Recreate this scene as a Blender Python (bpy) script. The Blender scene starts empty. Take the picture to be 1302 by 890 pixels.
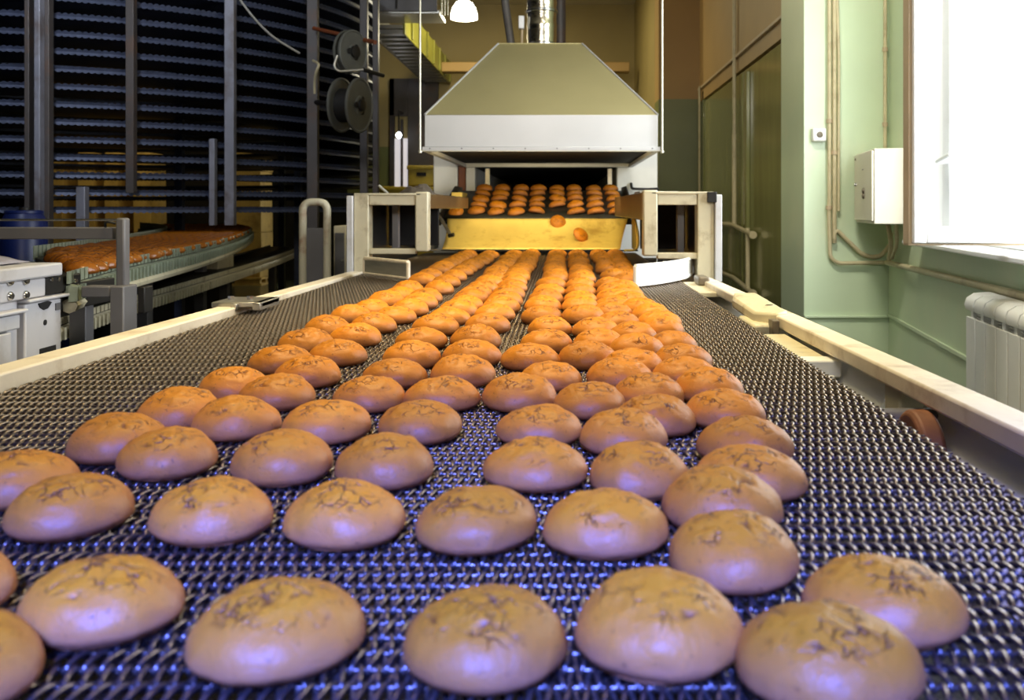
import bpy, math, random
from mathutils import Vector, Matrix, noise
random.seed(7)
R = math.radians
CZ = 1.17            # eye height above the floor; all heights below are given relative to the eye
F = 800.0           # layout unit for depths; real depths are K times the layout depths
FL_PX = 1190.0      # focal length in pixels
K = FL_PX / F
PX, PY = 717.0, 264.0
BELT = -0.27         # top of the wire belt
def at(x, y, Y):     # pixel of the 1302x890 frame -> point at depth Y
    return Vector(((x - PX) * Y / F, Y, (PY - y) * Y / F))
def on(x, y, z=BELT):  # pixel -> point on the horizontal plane at height z
    Y = -z * F / (y - PY)
    return Vector(((x - PX) * Y / F, Y, z))
col = bpy.context.scene.collection

# ------------------------------------------------------------------ materials
def lin(c):
    return tuple(((v / 255) / 12.92 if v / 255 <= .04045 else ((v / 255 + .055) / 1.055) ** 2.4) for v in c) + (1,)
def mat(name, rgb, rough=.5, metal=0., var=.12, scale=12., bump=0., bscale=60., dirt=None, dirt_amt=.5, dscale=5., spec=.5, stretch=None):
    m = bpy.data.materials.new(name); m.use_nodes = True
    nt = m.node_tree; N = nt.nodes; L = nt.links
    b = N['Principled BSDF']
    b.inputs['Roughness'].default_value = rough
    b.inputs['Metallic'].default_value = metal
    b.inputs['Specular IOR Level'].default_value = spec
    tc = N.new('ShaderNodeTexCoord')
    src = tc.outputs['Object']
    if stretch:
        mp = N.new('ShaderNodeMapping'); mp.inputs['Scale'].default_value = stretch
        L.new(src, mp.inputs['Vector']); src = mp.outputs['Vector']
    n = N.new('ShaderNodeTexNoise'); n.inputs['Scale'].default_value = scale; n.inputs['Detail'].default_value = 5
    L.new(src, n.inputs['Vector'])
    r = N.new('ShaderNodeValToRGB')
    c = lin(rgb)
    r.color_ramp.elements[0].position = .3; r.color_ramp.elements[1].position = .7
    r.color_ramp.elements[0].color = tuple(v * (1 - var) for v in c[:3]) + (1,)
    r.color_ramp.elements[1].color = tuple(min(1, v * (1 + var)) for v in c[:3]) + (1,)
    L.new(n.outputs['Fac'], r.inputs['Fac'])
    out = r.outputs['Color']
    if dirt:
        n2 = N.new('ShaderNodeTexNoise'); n2.inputs['Scale'].default_value = dscale; n2.inputs['Detail'].default_value = 8
        n2.inputs['Roughness'].default_value = .65
        L.new(src, n2.inputs['Vector'])
        r2 = N.new('ShaderNodeValToRGB'); r2.color_ramp.elements[0].position = .52; r2.color_ramp.elements[1].position = .68
        r2.color_ramp.elements[1].color = (dirt_amt,) * 3 + (1,)
        L.new(n2.outputs['Fac'], r2.inputs['Fac'])
        mx = N.new('ShaderNodeMix'); mx.data_type = 'RGBA'
        L.new(r2.outputs['Color'], mx.inputs[0]); L.new(out, mx.inputs[6]); mx.inputs[7].default_value = lin(dirt)
        out = mx.outputs[2]
    L.new(out, b.inputs['Base Color'])
    if bump:
        n3 = N.new('ShaderNodeTexNoise'); n3.inputs['Scale'].default_value = bscale; n3.inputs['Detail'].default_value = 4
        L.new(src, n3.inputs['Vector'])
        bp = N.new('ShaderNodeBump'); bp.inputs['Strength'].default_value = bump; bp.inputs['Distance'].default_value = .01
        L.new(n3.outputs['Fac'], bp.inputs['Height']); L.new(bp.outputs['Normal'], b.inputs['Normal'])
    return m
def emis(name, rgb, s):
    m = bpy.data.materials.new(name); m.use_nodes = True
    b = m.node_tree.nodes['Principled BSDF']
    b.inputs['Base Color'].default_value = lin(rgb)
    b.inputs['Emission Color'].default_value = lin(rgb); b.inputs['Emission Strength'].default_value = s
    return m
M = {}
M['rail'] = mat('painted_rail', (226, 214, 192), .42, 0, .06, 8, .08, 40, (150, 118, 72), .55, 7)
M['wire'] = mat('belt_wire', (124, 110, 94), .30, .9, .3, 300)
M['white'] = mat('white_enamel', (236, 236, 232), .35, 0, .03, 10)
M['cream'] = mat('cream_paint', (206, 197, 168), .4, 0, .08, 9, .06, 40, (120, 100, 66), .6, 9)
M['greypaint'] = mat('grey_panel', (206, 206, 208), .4, 0, .05, 9, 0, 40, (140, 130, 110), .4, 6)
M['steel'] = mat('brushed_steel', (176, 172, 162), .34, .85, .08, 14, .04, 90, None, stretch=(1, 1, 8))
M['hood'] = mat('hood_sheet', (174, 165, 122), .45, .45, .05, 3, .03, 12)
M['skirt'] = mat('hood_skirt_sheet', (180, 180, 180), .40, .35, .05, 3, .03, 12)
M['foil'] = mat('duct_foil', (214, 206, 186), .2, 1, .06, 18, .25, 26)
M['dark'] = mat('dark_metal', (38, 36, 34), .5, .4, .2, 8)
M['black'] = mat('flat_black', (17, 14, 12), .7, 0, .3, 10)  # flat black for dark parts, holes and the darkened inside of the hood
M['gold'] = mat('chute_brass', (248, 214, 112), .26, .2, .10, 6, .25, 7, (150, 100, 30), .5, 8, stretch=(1, 1, .25))
M['navy'] = mat('spiral_steel', (58, 64, 84), .45, .4, .2, 20)
M['spost'] = mat('spiral_post_paint', (112, 112, 122), .45, .2, .15, 6, 0, 30, (72, 56, 40), .7, 4)
M['spostd'] = mat('dark_post_paint', (66, 60, 58), .5, .2, .15, 6, 0, 30, (92, 62, 40), .5, 5)
M['edge'] = mat('belt_edge_links', (150, 160, 142), .4, .3, .15, 30)
M['beltd'] = mat('side_belt', (60, 58, 50), .5, .5, .2, 40)
M['machine'] = mat('machine_white', (196, 194, 198), .4, 0, .04, 8, 0, 30, (140, 132, 120), .4, 6)
M['chrome'] = mat('bolt_steel', (190, 190, 190), .22, 1, .05, 30)
M['grey'] = mat('grey_paint', (104, 102, 104), .5, .1, .1, 9)
M['loop'] = mat('ivory_pipe_paint', (212, 204, 178), .35, 0, .06, 9, 0, 30, (150, 84, 44), .7, 8)
M['green'] = mat('pale_green_gloss', (200, 217, 184), .35, 0, .04, 2.2, .12, 5, (214, 220, 188), .6, 1.4)
M['dgreen'] = mat('dark_green_gloss', (132, 134, 84), .16, 0, .12, 2.4, .10, 3.5, None, stretch=(1, 3, .6))
M['brown'] = mat('tan_wall_paint', (168, 136, 84), .55, 0, .10, 1.2, .06, 5)
M['bgreen'] = mat('olive_wall_paint', (112, 116, 68), .4, 0, .12, 1.5, .06, 5)
M['ochre'] = mat('ochre_wall_paint', (156, 138, 88), .6, 0, .10, 1.2)
M['floor'] = mat('floor_paint', (72, 74, 56), .22, 0, .3, 2.5, .08, 6, (34, 36, 30), .7, 1.6)
M['ceil'] = mat('ceiling_paint', (196, 188, 160), .8, 0, .04, 2)
M['pipe'] = mat('beige_pipe_paint', (196, 184, 148), .4, 0, .08, 12, 0, 30, (140, 116, 80), .5, 9)
M['pvc'] = mat('window_plastic', (246, 247, 248), .3, 0, .01, 6)
M['gasket'] = mat('gasket_brown', (184, 164, 134), .5, 0, .1, 9)
M['box'] = mat('cabinet_enamel', (228, 222, 204), .35, 0, .02, 8)
M['knob'] = mat('dark_knob', (110, 100, 84), .4, .2, .1, 30)
M['yellow'] = mat('yellow_stringer', (124, 122, 48), .35, 0, .15, 4)
M['crate'] = mat('yellow_crate', (186, 160, 44), .5, 0, .2, 7)
M['carton'] = mat('carton_board', (190, 158, 84), .7, 0, .2, 3, 0, 10, (120, 90, 40), .6, 5)
M['blue'] = mat('blue_plastic', (16, 32, 88), .4, 0, .1, 8)
M['rust'] = mat('rust_iron', (128, 80, 46), .6, .1, .2, 25, .1, 60)
M['plate'] = mat('brown_plate', (104, 86, 58), .35, .3, .15, 6)
M['redbrown'] = mat('redbrown_paint', (122, 64, 34), .5, 0, .15, 10)
M['reel'] = mat('reel_plastic', (92, 92, 86), .5, .1, .12, 12)
M['cable'] = mat('grey_cable', (120, 116, 108), .5, 0, .1, 20)
M['rope'] = mat('rod_zinc', (200, 196, 180), .3, .6, .05, 30)
M['lamp'] = emis('lamp_opal', (255, 248, 226), 9)
M['bulb'] = emis('bulb_lit', (235, 242, 255), 14)
M['litwin'] = emis('lit_window', (226, 220, 226), .55)
M['rag'] = mat('rag_cloth', (84, 74, 62), .9, 0, .2, 20, .3, 50)

def bun_material(name='bun_crust', flank=(170, 108, 60), mid=(194, 120, 36), top=(204, 126, 16), rough=.52):
    m = bpy.data.materials.new(name); m.use_nodes = True
    nt = m.node_tree; N = nt.nodes; L = nt.links; b = N['Principled BSDF']
    b.inputs['Roughness'].default_value = rough; b.inputs['Specular IOR Level'].default_value = .35
    tc = N.new('ShaderNodeTexCoord'); oi = N.new('ShaderNodeObjectInfo')
    add = N.new('ShaderNodeVectorMath'); add.operation = 'ADD'
    sc = N.new('ShaderNodeVectorMath'); sc.operation = 'SCALE'
    comb = N.new('ShaderNodeCombineXYZ')
    for i in range(3): L.new(oi.outputs['Random'], comb.inputs[i])
    L.new(comb.outputs[0], sc.inputs[0]); sc.inputs['Scale'].default_value = 3.0
    L.new(tc.outputs['Object'], add.inputs[0]); L.new(sc.outputs[0], add.inputs[1])
    sep = N.new('ShaderNodeSeparateXYZ'); L.new(tc.outputs['Object'], sep.inputs[0])
    # baked colour: paler doughy flank, browner glazed top (a property of the bun itself)
    mr = N.new('ShaderNodeMapRange'); mr.inputs['From Min'].default_value = .004; mr.inputs['From Max'].default_value = .037
    L.new(sep.outputs['Z'], mr.inputs['Value'])
    nz = N.new('ShaderNodeTexNoise'); nz.inputs['Scale'].default_value = 34; nz.inputs['Detail'].default_value = 6
    L.new(add.outputs[0], nz.inputs['Vector'])
    ad = N.new('ShaderNodeMath'); ad.operation = 'MULTIPLY_ADD'; ad.inputs[1].default_value = .7; ad.inputs[2].default_value = -.35
    L.new(nz.outputs['Fac'], ad.inputs[0])
    s = N.new('ShaderNodeMath'); s.operation = 'ADD'; s.use_clamp = True
    L.new(mr.outputs[0], s.inputs[0]); L.new(ad.outputs[0], s.inputs[1])
    r = N.new('ShaderNodeValToRGB'); e = r.color_ramp.elements
    e[0].position = 0; e[0].color = lin(flank); e[1].position = 1; e[1].color = lin(top)
    k = e.new(.5); k.color = lin(mid)
    L.new(s.outputs[0], r.inputs['Fac'])
    hv = N.new('ShaderNodeHueSaturation')
    mv = N.new('ShaderNodeMapRange'); mv.inputs['To Min'].default_value = .80; mv.inputs['To Max'].default_value = 1.08
    L.new(oi.outputs['Random'], mv.inputs['Value']); L.new(mv.outputs[0], hv.inputs['Value'])
    L.new(r.outputs['Color'], hv.inputs['Color'])
    # fine crust crackle and dark specks
    vo = N.new('ShaderNodeTexVoronoi'); vo.feature = 'DISTANCE_TO_EDGE'; vo.inputs['Scale'].default_value = 95
    dn = N.new('ShaderNodeTexNoise'); dn.inputs['Scale'].default_value = 60; dn.inputs['Detail'].default_value = 3
    L.new(add.outputs[0], dn.inputs['Vector'])
    dv = N.new('ShaderNodeVectorMath'); dv.operation = 'MULTIPLY_ADD'; dv.inputs[1].default_value = (.02,) * 3
    L.new(dn.outputs['Color'], dv.inputs[0]); L.new(add.outputs[0], dv.inputs[2])
    L.new(dv.outputs[0], vo.inputs['Vector'])
    at_ = N.new('ShaderNodeAttribute'); at_.attribute_name = 'crack'
    sp = N.new('ShaderNodeTexNoise'); sp.inputs['Scale'].default_value = 210; sp.inputs['Detail'].default_value = 2
    L.new(add.outputs[0], sp.inputs['Vector'])
    sr = N.new('ShaderNodeMapRange'); sr.inputs['From Min'].default_value = .66; sr.inputs['From Max'].default_value = .74
    sr.inputs['To Max'].default_value = .55
    L.new(sp.outputs['Fac'], sr.inputs['Value'])
    cw = N.new('ShaderNodeAttribute'); cw.attribute_name = 'crown'
    v2 = N.new('ShaderNodeTexVoronoi'); v2.feature = 'DISTANCE_TO_EDGE'; v2.inputs['Scale'].default_value = 62
    d2 = N.new('ShaderNodeVectorMath'); d2.operation = 'MULTIPLY_ADD'; d2.inputs[1].default_value = (.030,) * 3
    L.new(dn.outputs['Color'], d2.inputs[0]); L.new(add.outputs[0], d2.inputs[2]); L.new(d2.outputs[0], v2.inputs['Vector'])
    c1 = N.new('ShaderNodeMapRange'); c1.inputs['From Min'].default_value = .0; c1.inputs['From Max'].default_value = .075; c1.inputs['To Min'].default_value = 1; c1.inputs['To Max'].default_value = 0
    L.new(v2.outputs['Distance'], c1.inputs['Value'])
    n5 = N.new('ShaderNodeTexNoise'); n5.inputs['Scale'].default_value = 40; n5.inputs['Detail'].default_value = 2; L.new(add.outputs[0], n5.inputs['Vector'])
    c2 = N.new('ShaderNodeMapRange'); c2.inputs['From Min'].default_value = .47; c2.inputs['From Max'].default_value = .60; L.new(n5.outputs['Fac'], c2.inputs['Value'])
    m1 = N.new('ShaderNodeMath'); m1.operation = 'MULTIPLY'; L.new(c1.outputs[0], m1.inputs[0]); L.new(c2.outputs[0], m1.inputs[1])
    m2 = N.new('ShaderNodeMath'); m2.operation = 'MULTIPLY'; L.new(m1.outputs[0], m2.inputs[0]); L.new(cw.outputs['Fac'], m2.inputs[1])
    mx0 = N.new('ShaderNodeMath'); mx0.operation = 'MAXIMUM'; L.new(m2.outputs[0], mx0.inputs[0]); L.new(at_.outputs['Fac'], mx0.inputs[1])
    mxa = N.new('ShaderNodeMath'); mxa.operation = 'MAXIMUM'
    L.new(mx0.outputs[0], mxa.inputs[0]); L.new(sr.outputs[0], mxa.inputs[1])
    mx = N.new('ShaderNodeMix'); mx.data_type = 'RGBA'
    L.new(mxa.outputs[0], mx.inputs[0]); L.new(hv.outputs[0], mx.inputs[6]); mx.inputs[7].default_value = lin((84, 38, 12))
    L.new(mx.outputs[2], b.inputs['Base Color'])
    vr = N.new('ShaderNodeMapRange'); vr.inputs['From Max'].default_value = .10
    L.new(vo.outputs['Distance'], vr.inputs['Value'])
    bp = N.new('ShaderNodeBump'); bp.inputs['Strength'].default_value = .16; bp.inputs['Distance'].default_value = .001
    L.new(vr.outputs[0], bp.inputs['Height'])
    bp2 = N.new('ShaderNodeBump'); bp2.inputs['Strength'].default_value = .35; bp2.inputs['Distance'].default_value = .003
    L.new(nz.outputs['Fac'], bp2.inputs['Height']); L.new(bp.outputs[0], bp2.inputs['Normal'])
    bp3 = N.new('ShaderNodeBump'); bp3.invert = True; bp3.inputs['Strength'].default_value = .8; bp3.inputs['Distance'].default_value = .0016
    L.new(m2.outputs[0], bp3.inputs['Height']); L.new(bp2.outputs[0], bp3.inputs['Normal'])
    L.new(bp3.outputs[0], b.inputs['Normal'])
    return m
M['bun'] = bun_material()
M['glazed'] = bun_material('glazed_bun_crust', (136, 78, 30), (150, 88, 26), (158, 92, 20), .24)

def glass_material():
    m = bpy.data.materials.new('window_glass'); m.use_nodes = True
    nt = m.node_tree; N = nt.nodes; L = nt.links
    N.remove(N['Principled BSDF'])
    t = N.new('ShaderNodeBsdfTransparent'); t.inputs['Color'].default_value = (.93, .95, .95, 1)
    g = N.new('ShaderNodeBsdfGlossy'); g.inputs['Roughness'].default_value = .02
    fr = N.new('ShaderNodeFresnel'); fr.inputs['IOR'].default_value = 1.45
    mx = N.new('ShaderNodeMixShader'); L.new(fr.outputs[0], mx.inputs[0]); L.new(t.outputs[0], mx.inputs[1]); L.new(g.outputs[0], mx.inputs[2])
    L.new(mx.outputs[0], N['Material Output'].inputs['Surface'])
    return m
M['glass'] = glass_material()

# ------------------------------------------------------------------ mesh builder
class MB:
    def __init__(s, raw=False): s.v = []; s.f = []; s.k = 1. if raw else K
    def add(s, vs, fs, done=False):
        k = 1. if done else s.k
        o = len(s.v); s.v += [(p[0], p[1] * k, p[2]) for p in vs]; s.f += [tuple(i + o for i in q) for q in fs]; return s
    def box(s, x0, x1, y0, y1, z0, z1):
        x0, x1 = sorted((x0, x1)); y0, y1 = sorted((y0, y1)); z0, z1 = sorted((z0, z1))
        return s.hexa([(x0, y0, z0), (x1, y0, z0), (x1, y1, z0), (x0, y1, z0), (x0, y0, z1), (x1, y0, z1), (x1, y1, z1), (x0, y1, z1)])
    def hexa(s, p):   # bottom four (ccw from above) then top four
        return s.add(p, [(3, 2, 1, 0), (4, 5, 6, 7), (0, 1, 5, 4), (1, 2, 6, 5), (2, 3, 7, 6), (3, 0, 4, 7)])
    def obox(s, c, ux, uy, uz, hx, hy, hz):
        c, ux, uy, uz = map(Vector, (c, ux, uy, uz)); P = []
        for k in (-1, 1):
            for i, j in ((-1, -1), (1, -1), (1, 1), (-1, 1)): P.append(c + ux * hx * i + uy * hy * j + uz * hz * k)
        return s.hexa(P)
    def prism(s, poly, d):
        d = Vector(d); n = len(poly); a = [Vector(p) for p in poly]; b = [p + d for p in a]
        return s.add(a + b, [tuple(range(n))[::-1], tuple(range(n, 2 * n))] + [(i, (i + 1) % n, n + (i + 1) % n, n + i) for i in range(n)])
    def tube(s, pts, r, n=10, cap=True):
        pts = [Vector((p[0], p[1] * s.k, p[2])) for p in pts]; m = len(pts); vs = []; fs = []
        rr = r if isinstance(r, (list, tuple)) else [r] * m
        up = None
        for i, p in enumerate(pts):
            t = (pts[min(i + 1, m - 1)] - pts[max(i - 1, 0)]).normalized()
            if up is None: up = t.orthogonal().normalized()
            up = (up - t * up.dot(t)).normalized(); w = t.cross(up)
            for k in range(n):
                a = 2 * math.pi * k / n; vs.append(p + (up * math.cos(a) + w * math.sin(a)) * rr[i])
        for i in range(m - 1):
            for k in range(n): fs.append((i * n + k, i * n + (k + 1) % n, (i + 1) * n + (k + 1) % n, (i + 1) * n + k))
        if cap: fs += [tuple(range(n))[::-1], tuple((m - 1) * n + k for k in range(n))]
        return s.add(vs, fs, True)
    def lathe(s, c, axis, prof, n=32):   # prof: (radius, along axis)
        c = Vector((c[0], c[1] * s.k, c[2])); ax = Vector(axis).normalized(); u = ax.orthogonal().normalized(); w = ax.cross(u); vs = []; fs = []
        for r_, h in prof:
            for k in range(n):
                a = 2 * math.pi * k / n; vs.append(c + ax * h + (u * math.cos(a) + w * math.sin(a)) * r_)
        for i in range(len(prof) - 1):
            for k in range(n): fs.append((i * n + k, i * n + (k + 1) % n, (i + 1) * n + (k + 1) % n, (i + 1) * n + k))
        fs += [tuple(range(n))[::-1], tuple((len(prof) - 1) * n + k for k in range(n))]
        return s.add(vs, fs, True)
    def sheet(s, grid):      # rows of points -> open surface
        h, w = len(grid), len(grid[0])
        return s.add([p for row in grid for p in row], [(i * w + j, i * w + j + 1, (i + 1) * w + j + 1, (i + 1) * w + j) for i in range(h - 1) for j in range(w - 1)])
    def build(s, name, m, parent=None, bevel=0., solid=0., label=None, segs=2):
        me = bpy.data.meshes.new(name)
        me.from_pydata([(x, y, z + CZ) for x, y, z in s.v], [], s.f); me.validate()
        for p in me.polygons: p.use_smooth = True
        me.set_sharp_from_angle(angle=R(38))
        me.materials.append(m)
        o = bpy.data.objects.new(name, me); col.objects.link(o)
        if parent:
            o.parent = parent
            if parent.type == 'EMPTY': o.location = -parent.location
        if solid:
            sm = o.modifiers.new('solid', 'SOLIDIFY'); sm.thickness = solid; sm.offset = 0
        if bevel:
            bm = o.modifiers.new('bevel', 'BEVEL'); bm.width = bevel; bm.segments = segs; bm.limit_method = 'ANGLE'; bm.angle_limit = R(40)
            bm.use_clamp_overlap = True
        if label: o['label'] = label
        return o
def fillet(pts, r, n=6):
    pts = [Vector(p) for p in pts]; out = [pts[0]]
    for a, b, c in zip(pts, pts[1:], pts[2:]):
        u = (a - b); w = (c - b); k = min(r, u.length * .49, w.length * .49); p = b + u.normalized() * k; q = b + w.normalized() * k
        for i in range(n + 1):
            t = i / n; out.append(p * (1 - t) ** 2 + b * 2 * t * (1 - t) + q * t * t)
    return out + [pts[-1]]
def smooth_line(pts, n=8):
    pts = [Vector(p) for p in pts]; P = [pts[0] * 2 - pts[1]] + pts + [pts[-1] * 2 - pts[-2]]; out = []
    for i in range(1, len(P) - 2):
        for k in range(n):
            t = k / n
            out.append(.5 * ((2 * P[i]) + (P[i + 1] - P[i - 1]) * t + (2 * P[i - 1] - 5 * P[i] + 4 * P[i + 1] - P[i + 2]) * t * t + (3 * P[i] - P[i - 1] - 3 * P[i + 1] + P[i + 2]) * t ** 3))
    return out + [pts[-1]]
def tag(o, label, cat, group=None, kind=None):
    o['label'] = label; o['category'] = cat
    if group: o['group'] = group
    if kind: o['kind'] = kind
    return o
def thing(name, label, cat, loc, group=None):
    o = bpy.data.objects.new(name, None); col.objects.link(o)
    o.location = (loc[0], loc[1] * K, loc[2] + CZ); o.empty_display_size = .1
    return tag(o, label, cat, group)
def struct(o, label=None, cat=None):
    o['kind'] = 'structure'
    if label: o['label'] = label
    if cat: o['category'] = cat
    return o
FL = -1.17; CE = 3.0

# ------------------------------------------------------------------ room shell
def wallseg(name, a, b, z0, z1, m, thick=.12, side=1, parent=None, label=None):
    a = Vector((a[0], a[1], 0)); b = Vector((b[0], b[1], 0)); d = (b - a).normalized(); n = Vector((d.y, -d.x, 0)) * thick * side
    mb = MB(); mb.hexa([Vector((p.x, p.y, z0)) for p in (a, b, b + n, a + n)] + [Vector((p.x, p.y, z1)) for p in (a, b, b + n, a + n)])
    o = mb.build(name, m, parent)
    if parent is None: struct(o, label, 'wall')
    return o
struct(MB().box(-10.2, 3.0, -3.2, 10.4, FL - .1, FL).build('floor', M['floor']), 'dark olive painted concrete floor of the bakery hall', 'floor')
struct(MB().box(-10.2, 3.0, -3.2, 10.4, CE, CE + .1).build('ceiling', M['ceil']), 'pale ceiling high above the conveyor', 'ceiling')
# slanted window wall with its opening: along W(t) from the corner C0 towards the camera
C0 = Vector((1.96, 3.8, 0)); WD = Vector((.21, 1, 0)); WN = Vector((1, -.21, 0)).normalized()
def wp(Y, z=0, off=0):   # point of the window wall at depth Y, off = into the room
    p = C0 + WD * (Y - 3.8) - WN * off; return Vector((p.x, p.y, z))
WY0, WY1, SILL, HEAD = 3.2, 1.35, -.165, 1.75
wb = MB()
def wslab(Ya, Yb, z0, z1):
    q = [wp(Ya), wp(Yb), wp(Yb, 0, -.2), wp(Ya, 0, -.2)]
    wb.hexa([Vector((p.x, p.y, z0)) for p in q] + [Vector((p.x, p.y, z1)) for p in q])
wslab(3.8, WY0, FL, CE); wslab(WY1, 1.2, FL, CE); wslab(WY0, WY1, FL, SILL - .02); wslab(WY0, WY1, HEAD, CE)
struct(wb.build('wall_right', M['green']), 'pale green wall holding the bright window and the radiator', 'wall')
wx = wp(1.2).x
wallseg('wall_right_near', (wx, -3.1), (wx, 1.2), FL, CE, M['green'], .2, 1, None, 'pale green wall beside the camera')
wallseg('wall_pillar', (1.45, 3.8), (1.96 + .2, 3.8), FL, CE, M['green'], .4, -1, None, 'pale green wall pier carrying the vertical conduits')
wallseg('wall_passage_upper', (1.49, 4.2), (1.49, 6.95), 1.16, CE, M['brown'], .2, 1, None, 'tan upper wall above the dark green gate')
wallseg('wall_passage_lower', (1.53, 4.2), (1.53, 6.95), FL, 1.16, M['bgreen'], .16, 1, None, 'olive lower wall behind the dark green gate')
wallseg('wall_far_upper', (1.04, 6.9), (1.53, 6.9), 1.19, CE, M['brown'], .3, -1, None, 'tan upper half of the far wall right of the hood')
wallseg('wall_far_lower', (1.04, 6.9), (1.53, 6.9), FL, 1.19, M['bgreen'], .3, -1, None, 'olive lower half of the far wall right of the hood')
wallseg('wall_return', (1.04, 7.2), (1.04, 9.3), FL, CE, M['ochre'], .3, 1, None, 'ochre side wall lit beyond the hood')
wallseg('wall_back_upper', (-3.2, 9.3), (1.04, 9.3), .9, CE, M['ochre'], .2, -1, None, 'tan upper back wall behind the hood and pendant lamp')
wallseg('wall_back_lower', (-3.2, 9.3), (1.04, 9.3), FL, .9, M['bgreen'], .2, -1, None, 'olive lower back wall behind the oven')
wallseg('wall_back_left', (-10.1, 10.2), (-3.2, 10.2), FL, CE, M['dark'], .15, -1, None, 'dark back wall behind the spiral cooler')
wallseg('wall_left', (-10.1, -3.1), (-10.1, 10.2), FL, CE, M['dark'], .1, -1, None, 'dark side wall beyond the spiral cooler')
wallseg('wall_front', (-10.1, -3.1), (wx, -3.1), FL, CE, M['ochre'], .1, 1, None, 'ochre wall behind the camera')
tr = MB(); tr.box(1.465, 1.49, 4.24, 6.9, 1.28, 1.305)
struct(tr.build('trim_1', M['gasket'], None, .004), 'thin brown strip along the wall above the gate', 'trim')
tr = MB(); tr.box(1.96 - .51, 1.96, 3.786, 3.8, -.665, -.65)
struct(tr.build('trim_2', M['green'], None, .003), 'low painted ledge line across the green wall pier', 'trim')
tr = MB(); a = [wp(3.78, 0, .012), wp(1.4, 0, .012), wp(1.4), wp(3.78)]
tr.hexa([Vector((p.x, p.y, -.655)) for p in a] + [Vector((p.x, p.y, -.635)) for p in a])
struct(tr.build('trim_3', M['green'], None, .003), 'painted ledge line on the green wall below the window', 'trim')

# ---- window_1: frame, far mullion, sill, open sash with glass
W1 = struct(MB().add([], []).build('window_1', M['pvc']) if False else thing('window_1', 'white plastic window with one sash swung open into the room', 'window', wp(2.6, SILL)))
def wbar(mb, Ya, Yb, z0, z1, o0, o1):
    q = [wp(Ya, 0, o0), wp(Yb, 0, o0), wp(Yb, 0, o1), wp(Ya, 0, o1)]
    mb.hexa([Vector((p.x, p.y, z0)) for p in q] + [Vector((p.x, p.y, z1)) for p in q])
fr = MB()
wbar(fr, WY0, WY0 - .06, SILL, HEAD, -.15, -.08); wbar(fr, WY1 + .06, WY1, SILL, HEAD, -.15, -.08)
wbar(fr, WY0, WY1, SILL, SILL + .06, -.15, -.08); wbar(fr, WY0, WY1, HEAD - .06, HEAD, -.15, -.08)
wbar(fr, 2.20, 2.12, SILL, HEAD, -.15, -.08)
fr.build('window_frame', M['pvc'], W1, .006)
rv = MB(); wbar(rv, WY0, WY0 - .012, SILL, HEAD, -.2, .004); wbar(rv, WY0, WY1, HEAD - .012, HEAD, -.2, .004); rv.build('reveal', M['pvc'], W1, .003)
sl = MB(); wbar(sl, WY0 + .02, WY1 - .02, SILL - .022, SILL, -.16, .10)
sl.build('window_sill', M['pvc'], W1, .006)
# open sash, nearly square to the wall, hinged at the mullion
HX, HY = 1.66, 2.20; SX = 1.180; SB = -.122; ST = 1.72
sf = MB(); w_ = .046
sf.box(SX + .012, SX + .012 + w_, HY - .055, HY, SB, ST); sf.box(HX - w_, HX, HY - .055, HY, SB, ST)
sf.box(SX + .012 + w_, HX - w_, HY - .055, HY, SB, SB + .056); sf.box(SX + .012 + w_, HX - w_, HY - .055, HY, ST - w_, ST)
sash = sf.build('sash', M['pvc'], W1, .005)
g = MB(); g.box(SX, SX + .012, HY - .045, HY - .01, SB - .006, ST); g.box(SX, HX, HY - .045, HY - .01, SB - .008, SB)
g.build('gasket', M['gasket'], sash, .002, label='brown rubber gasket edge of the sash')
MB().box(SX + .05, HX - .04, HY - .030, HY - .024, SB + .05, ST - .04).build('glass', M['glass'], sash)
# inner leaf stile with the handle by the far jamb
hl = MB(); wbar(hl, WY0 - .06, WY0 - .12, SILL + .06, HEAD - .06, -.14, -.07)
st_ = hl.build('stile', M['pvc'], W1, .006)
hd = MB(); p0 = wp(3.08, .235, -.05); hd.tube(fillet([wp(3.1, .225, -.07), wp(3.1, .225, -.02), wp(2.92, .25, -.02)], .02), .011, 10)
hd.build('handle', M['pvc'], st_)
# outside ground so that the window looks out onto something real
struct(MB().box(3.2, 30, -12, 22, FL - .5, FL - .4).build('ground', mat('yard_concrete', (206, 206, 200), .8)), 'pale yard outside the window', 'ground')

# ---- gate (door_1) in the passage wall
D1 = struct(thing('door_1', 'glossy dark green steel gate in the passage beside the conveyor', 'door', (1.5, 5.5, FL)))
MB().box(1.50, 1.53, 4.30, 5.28, FL + .02, 1.14).build('door_panel', M['dgreen'], D1, .006)
MB().box(1.50, 1.53, 5.30, 6.70, FL + .02, 1.14).build('door_panel', M['dgreen'], D1, .006)
fm = MB(); fm.box(1.49, 1.53, 4.24, 4.295, FL, 1.25); fm.box(1.49, 1.53, 6.72, 6.78, FL, 1.25)
fm.box(1.47, 1.50, 5.07, 5.11, FL + .05, 1.10)
fm.build('door_frame', M['dgreen'], D1, .005)
for zz in (.98, -.52, -.60):
    MB().tube([(1.485, 4.262, zz - .04), (1.485, 4.262, zz + .04)], .012, 10).build('hinge', M['pipe'], D1)

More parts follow.
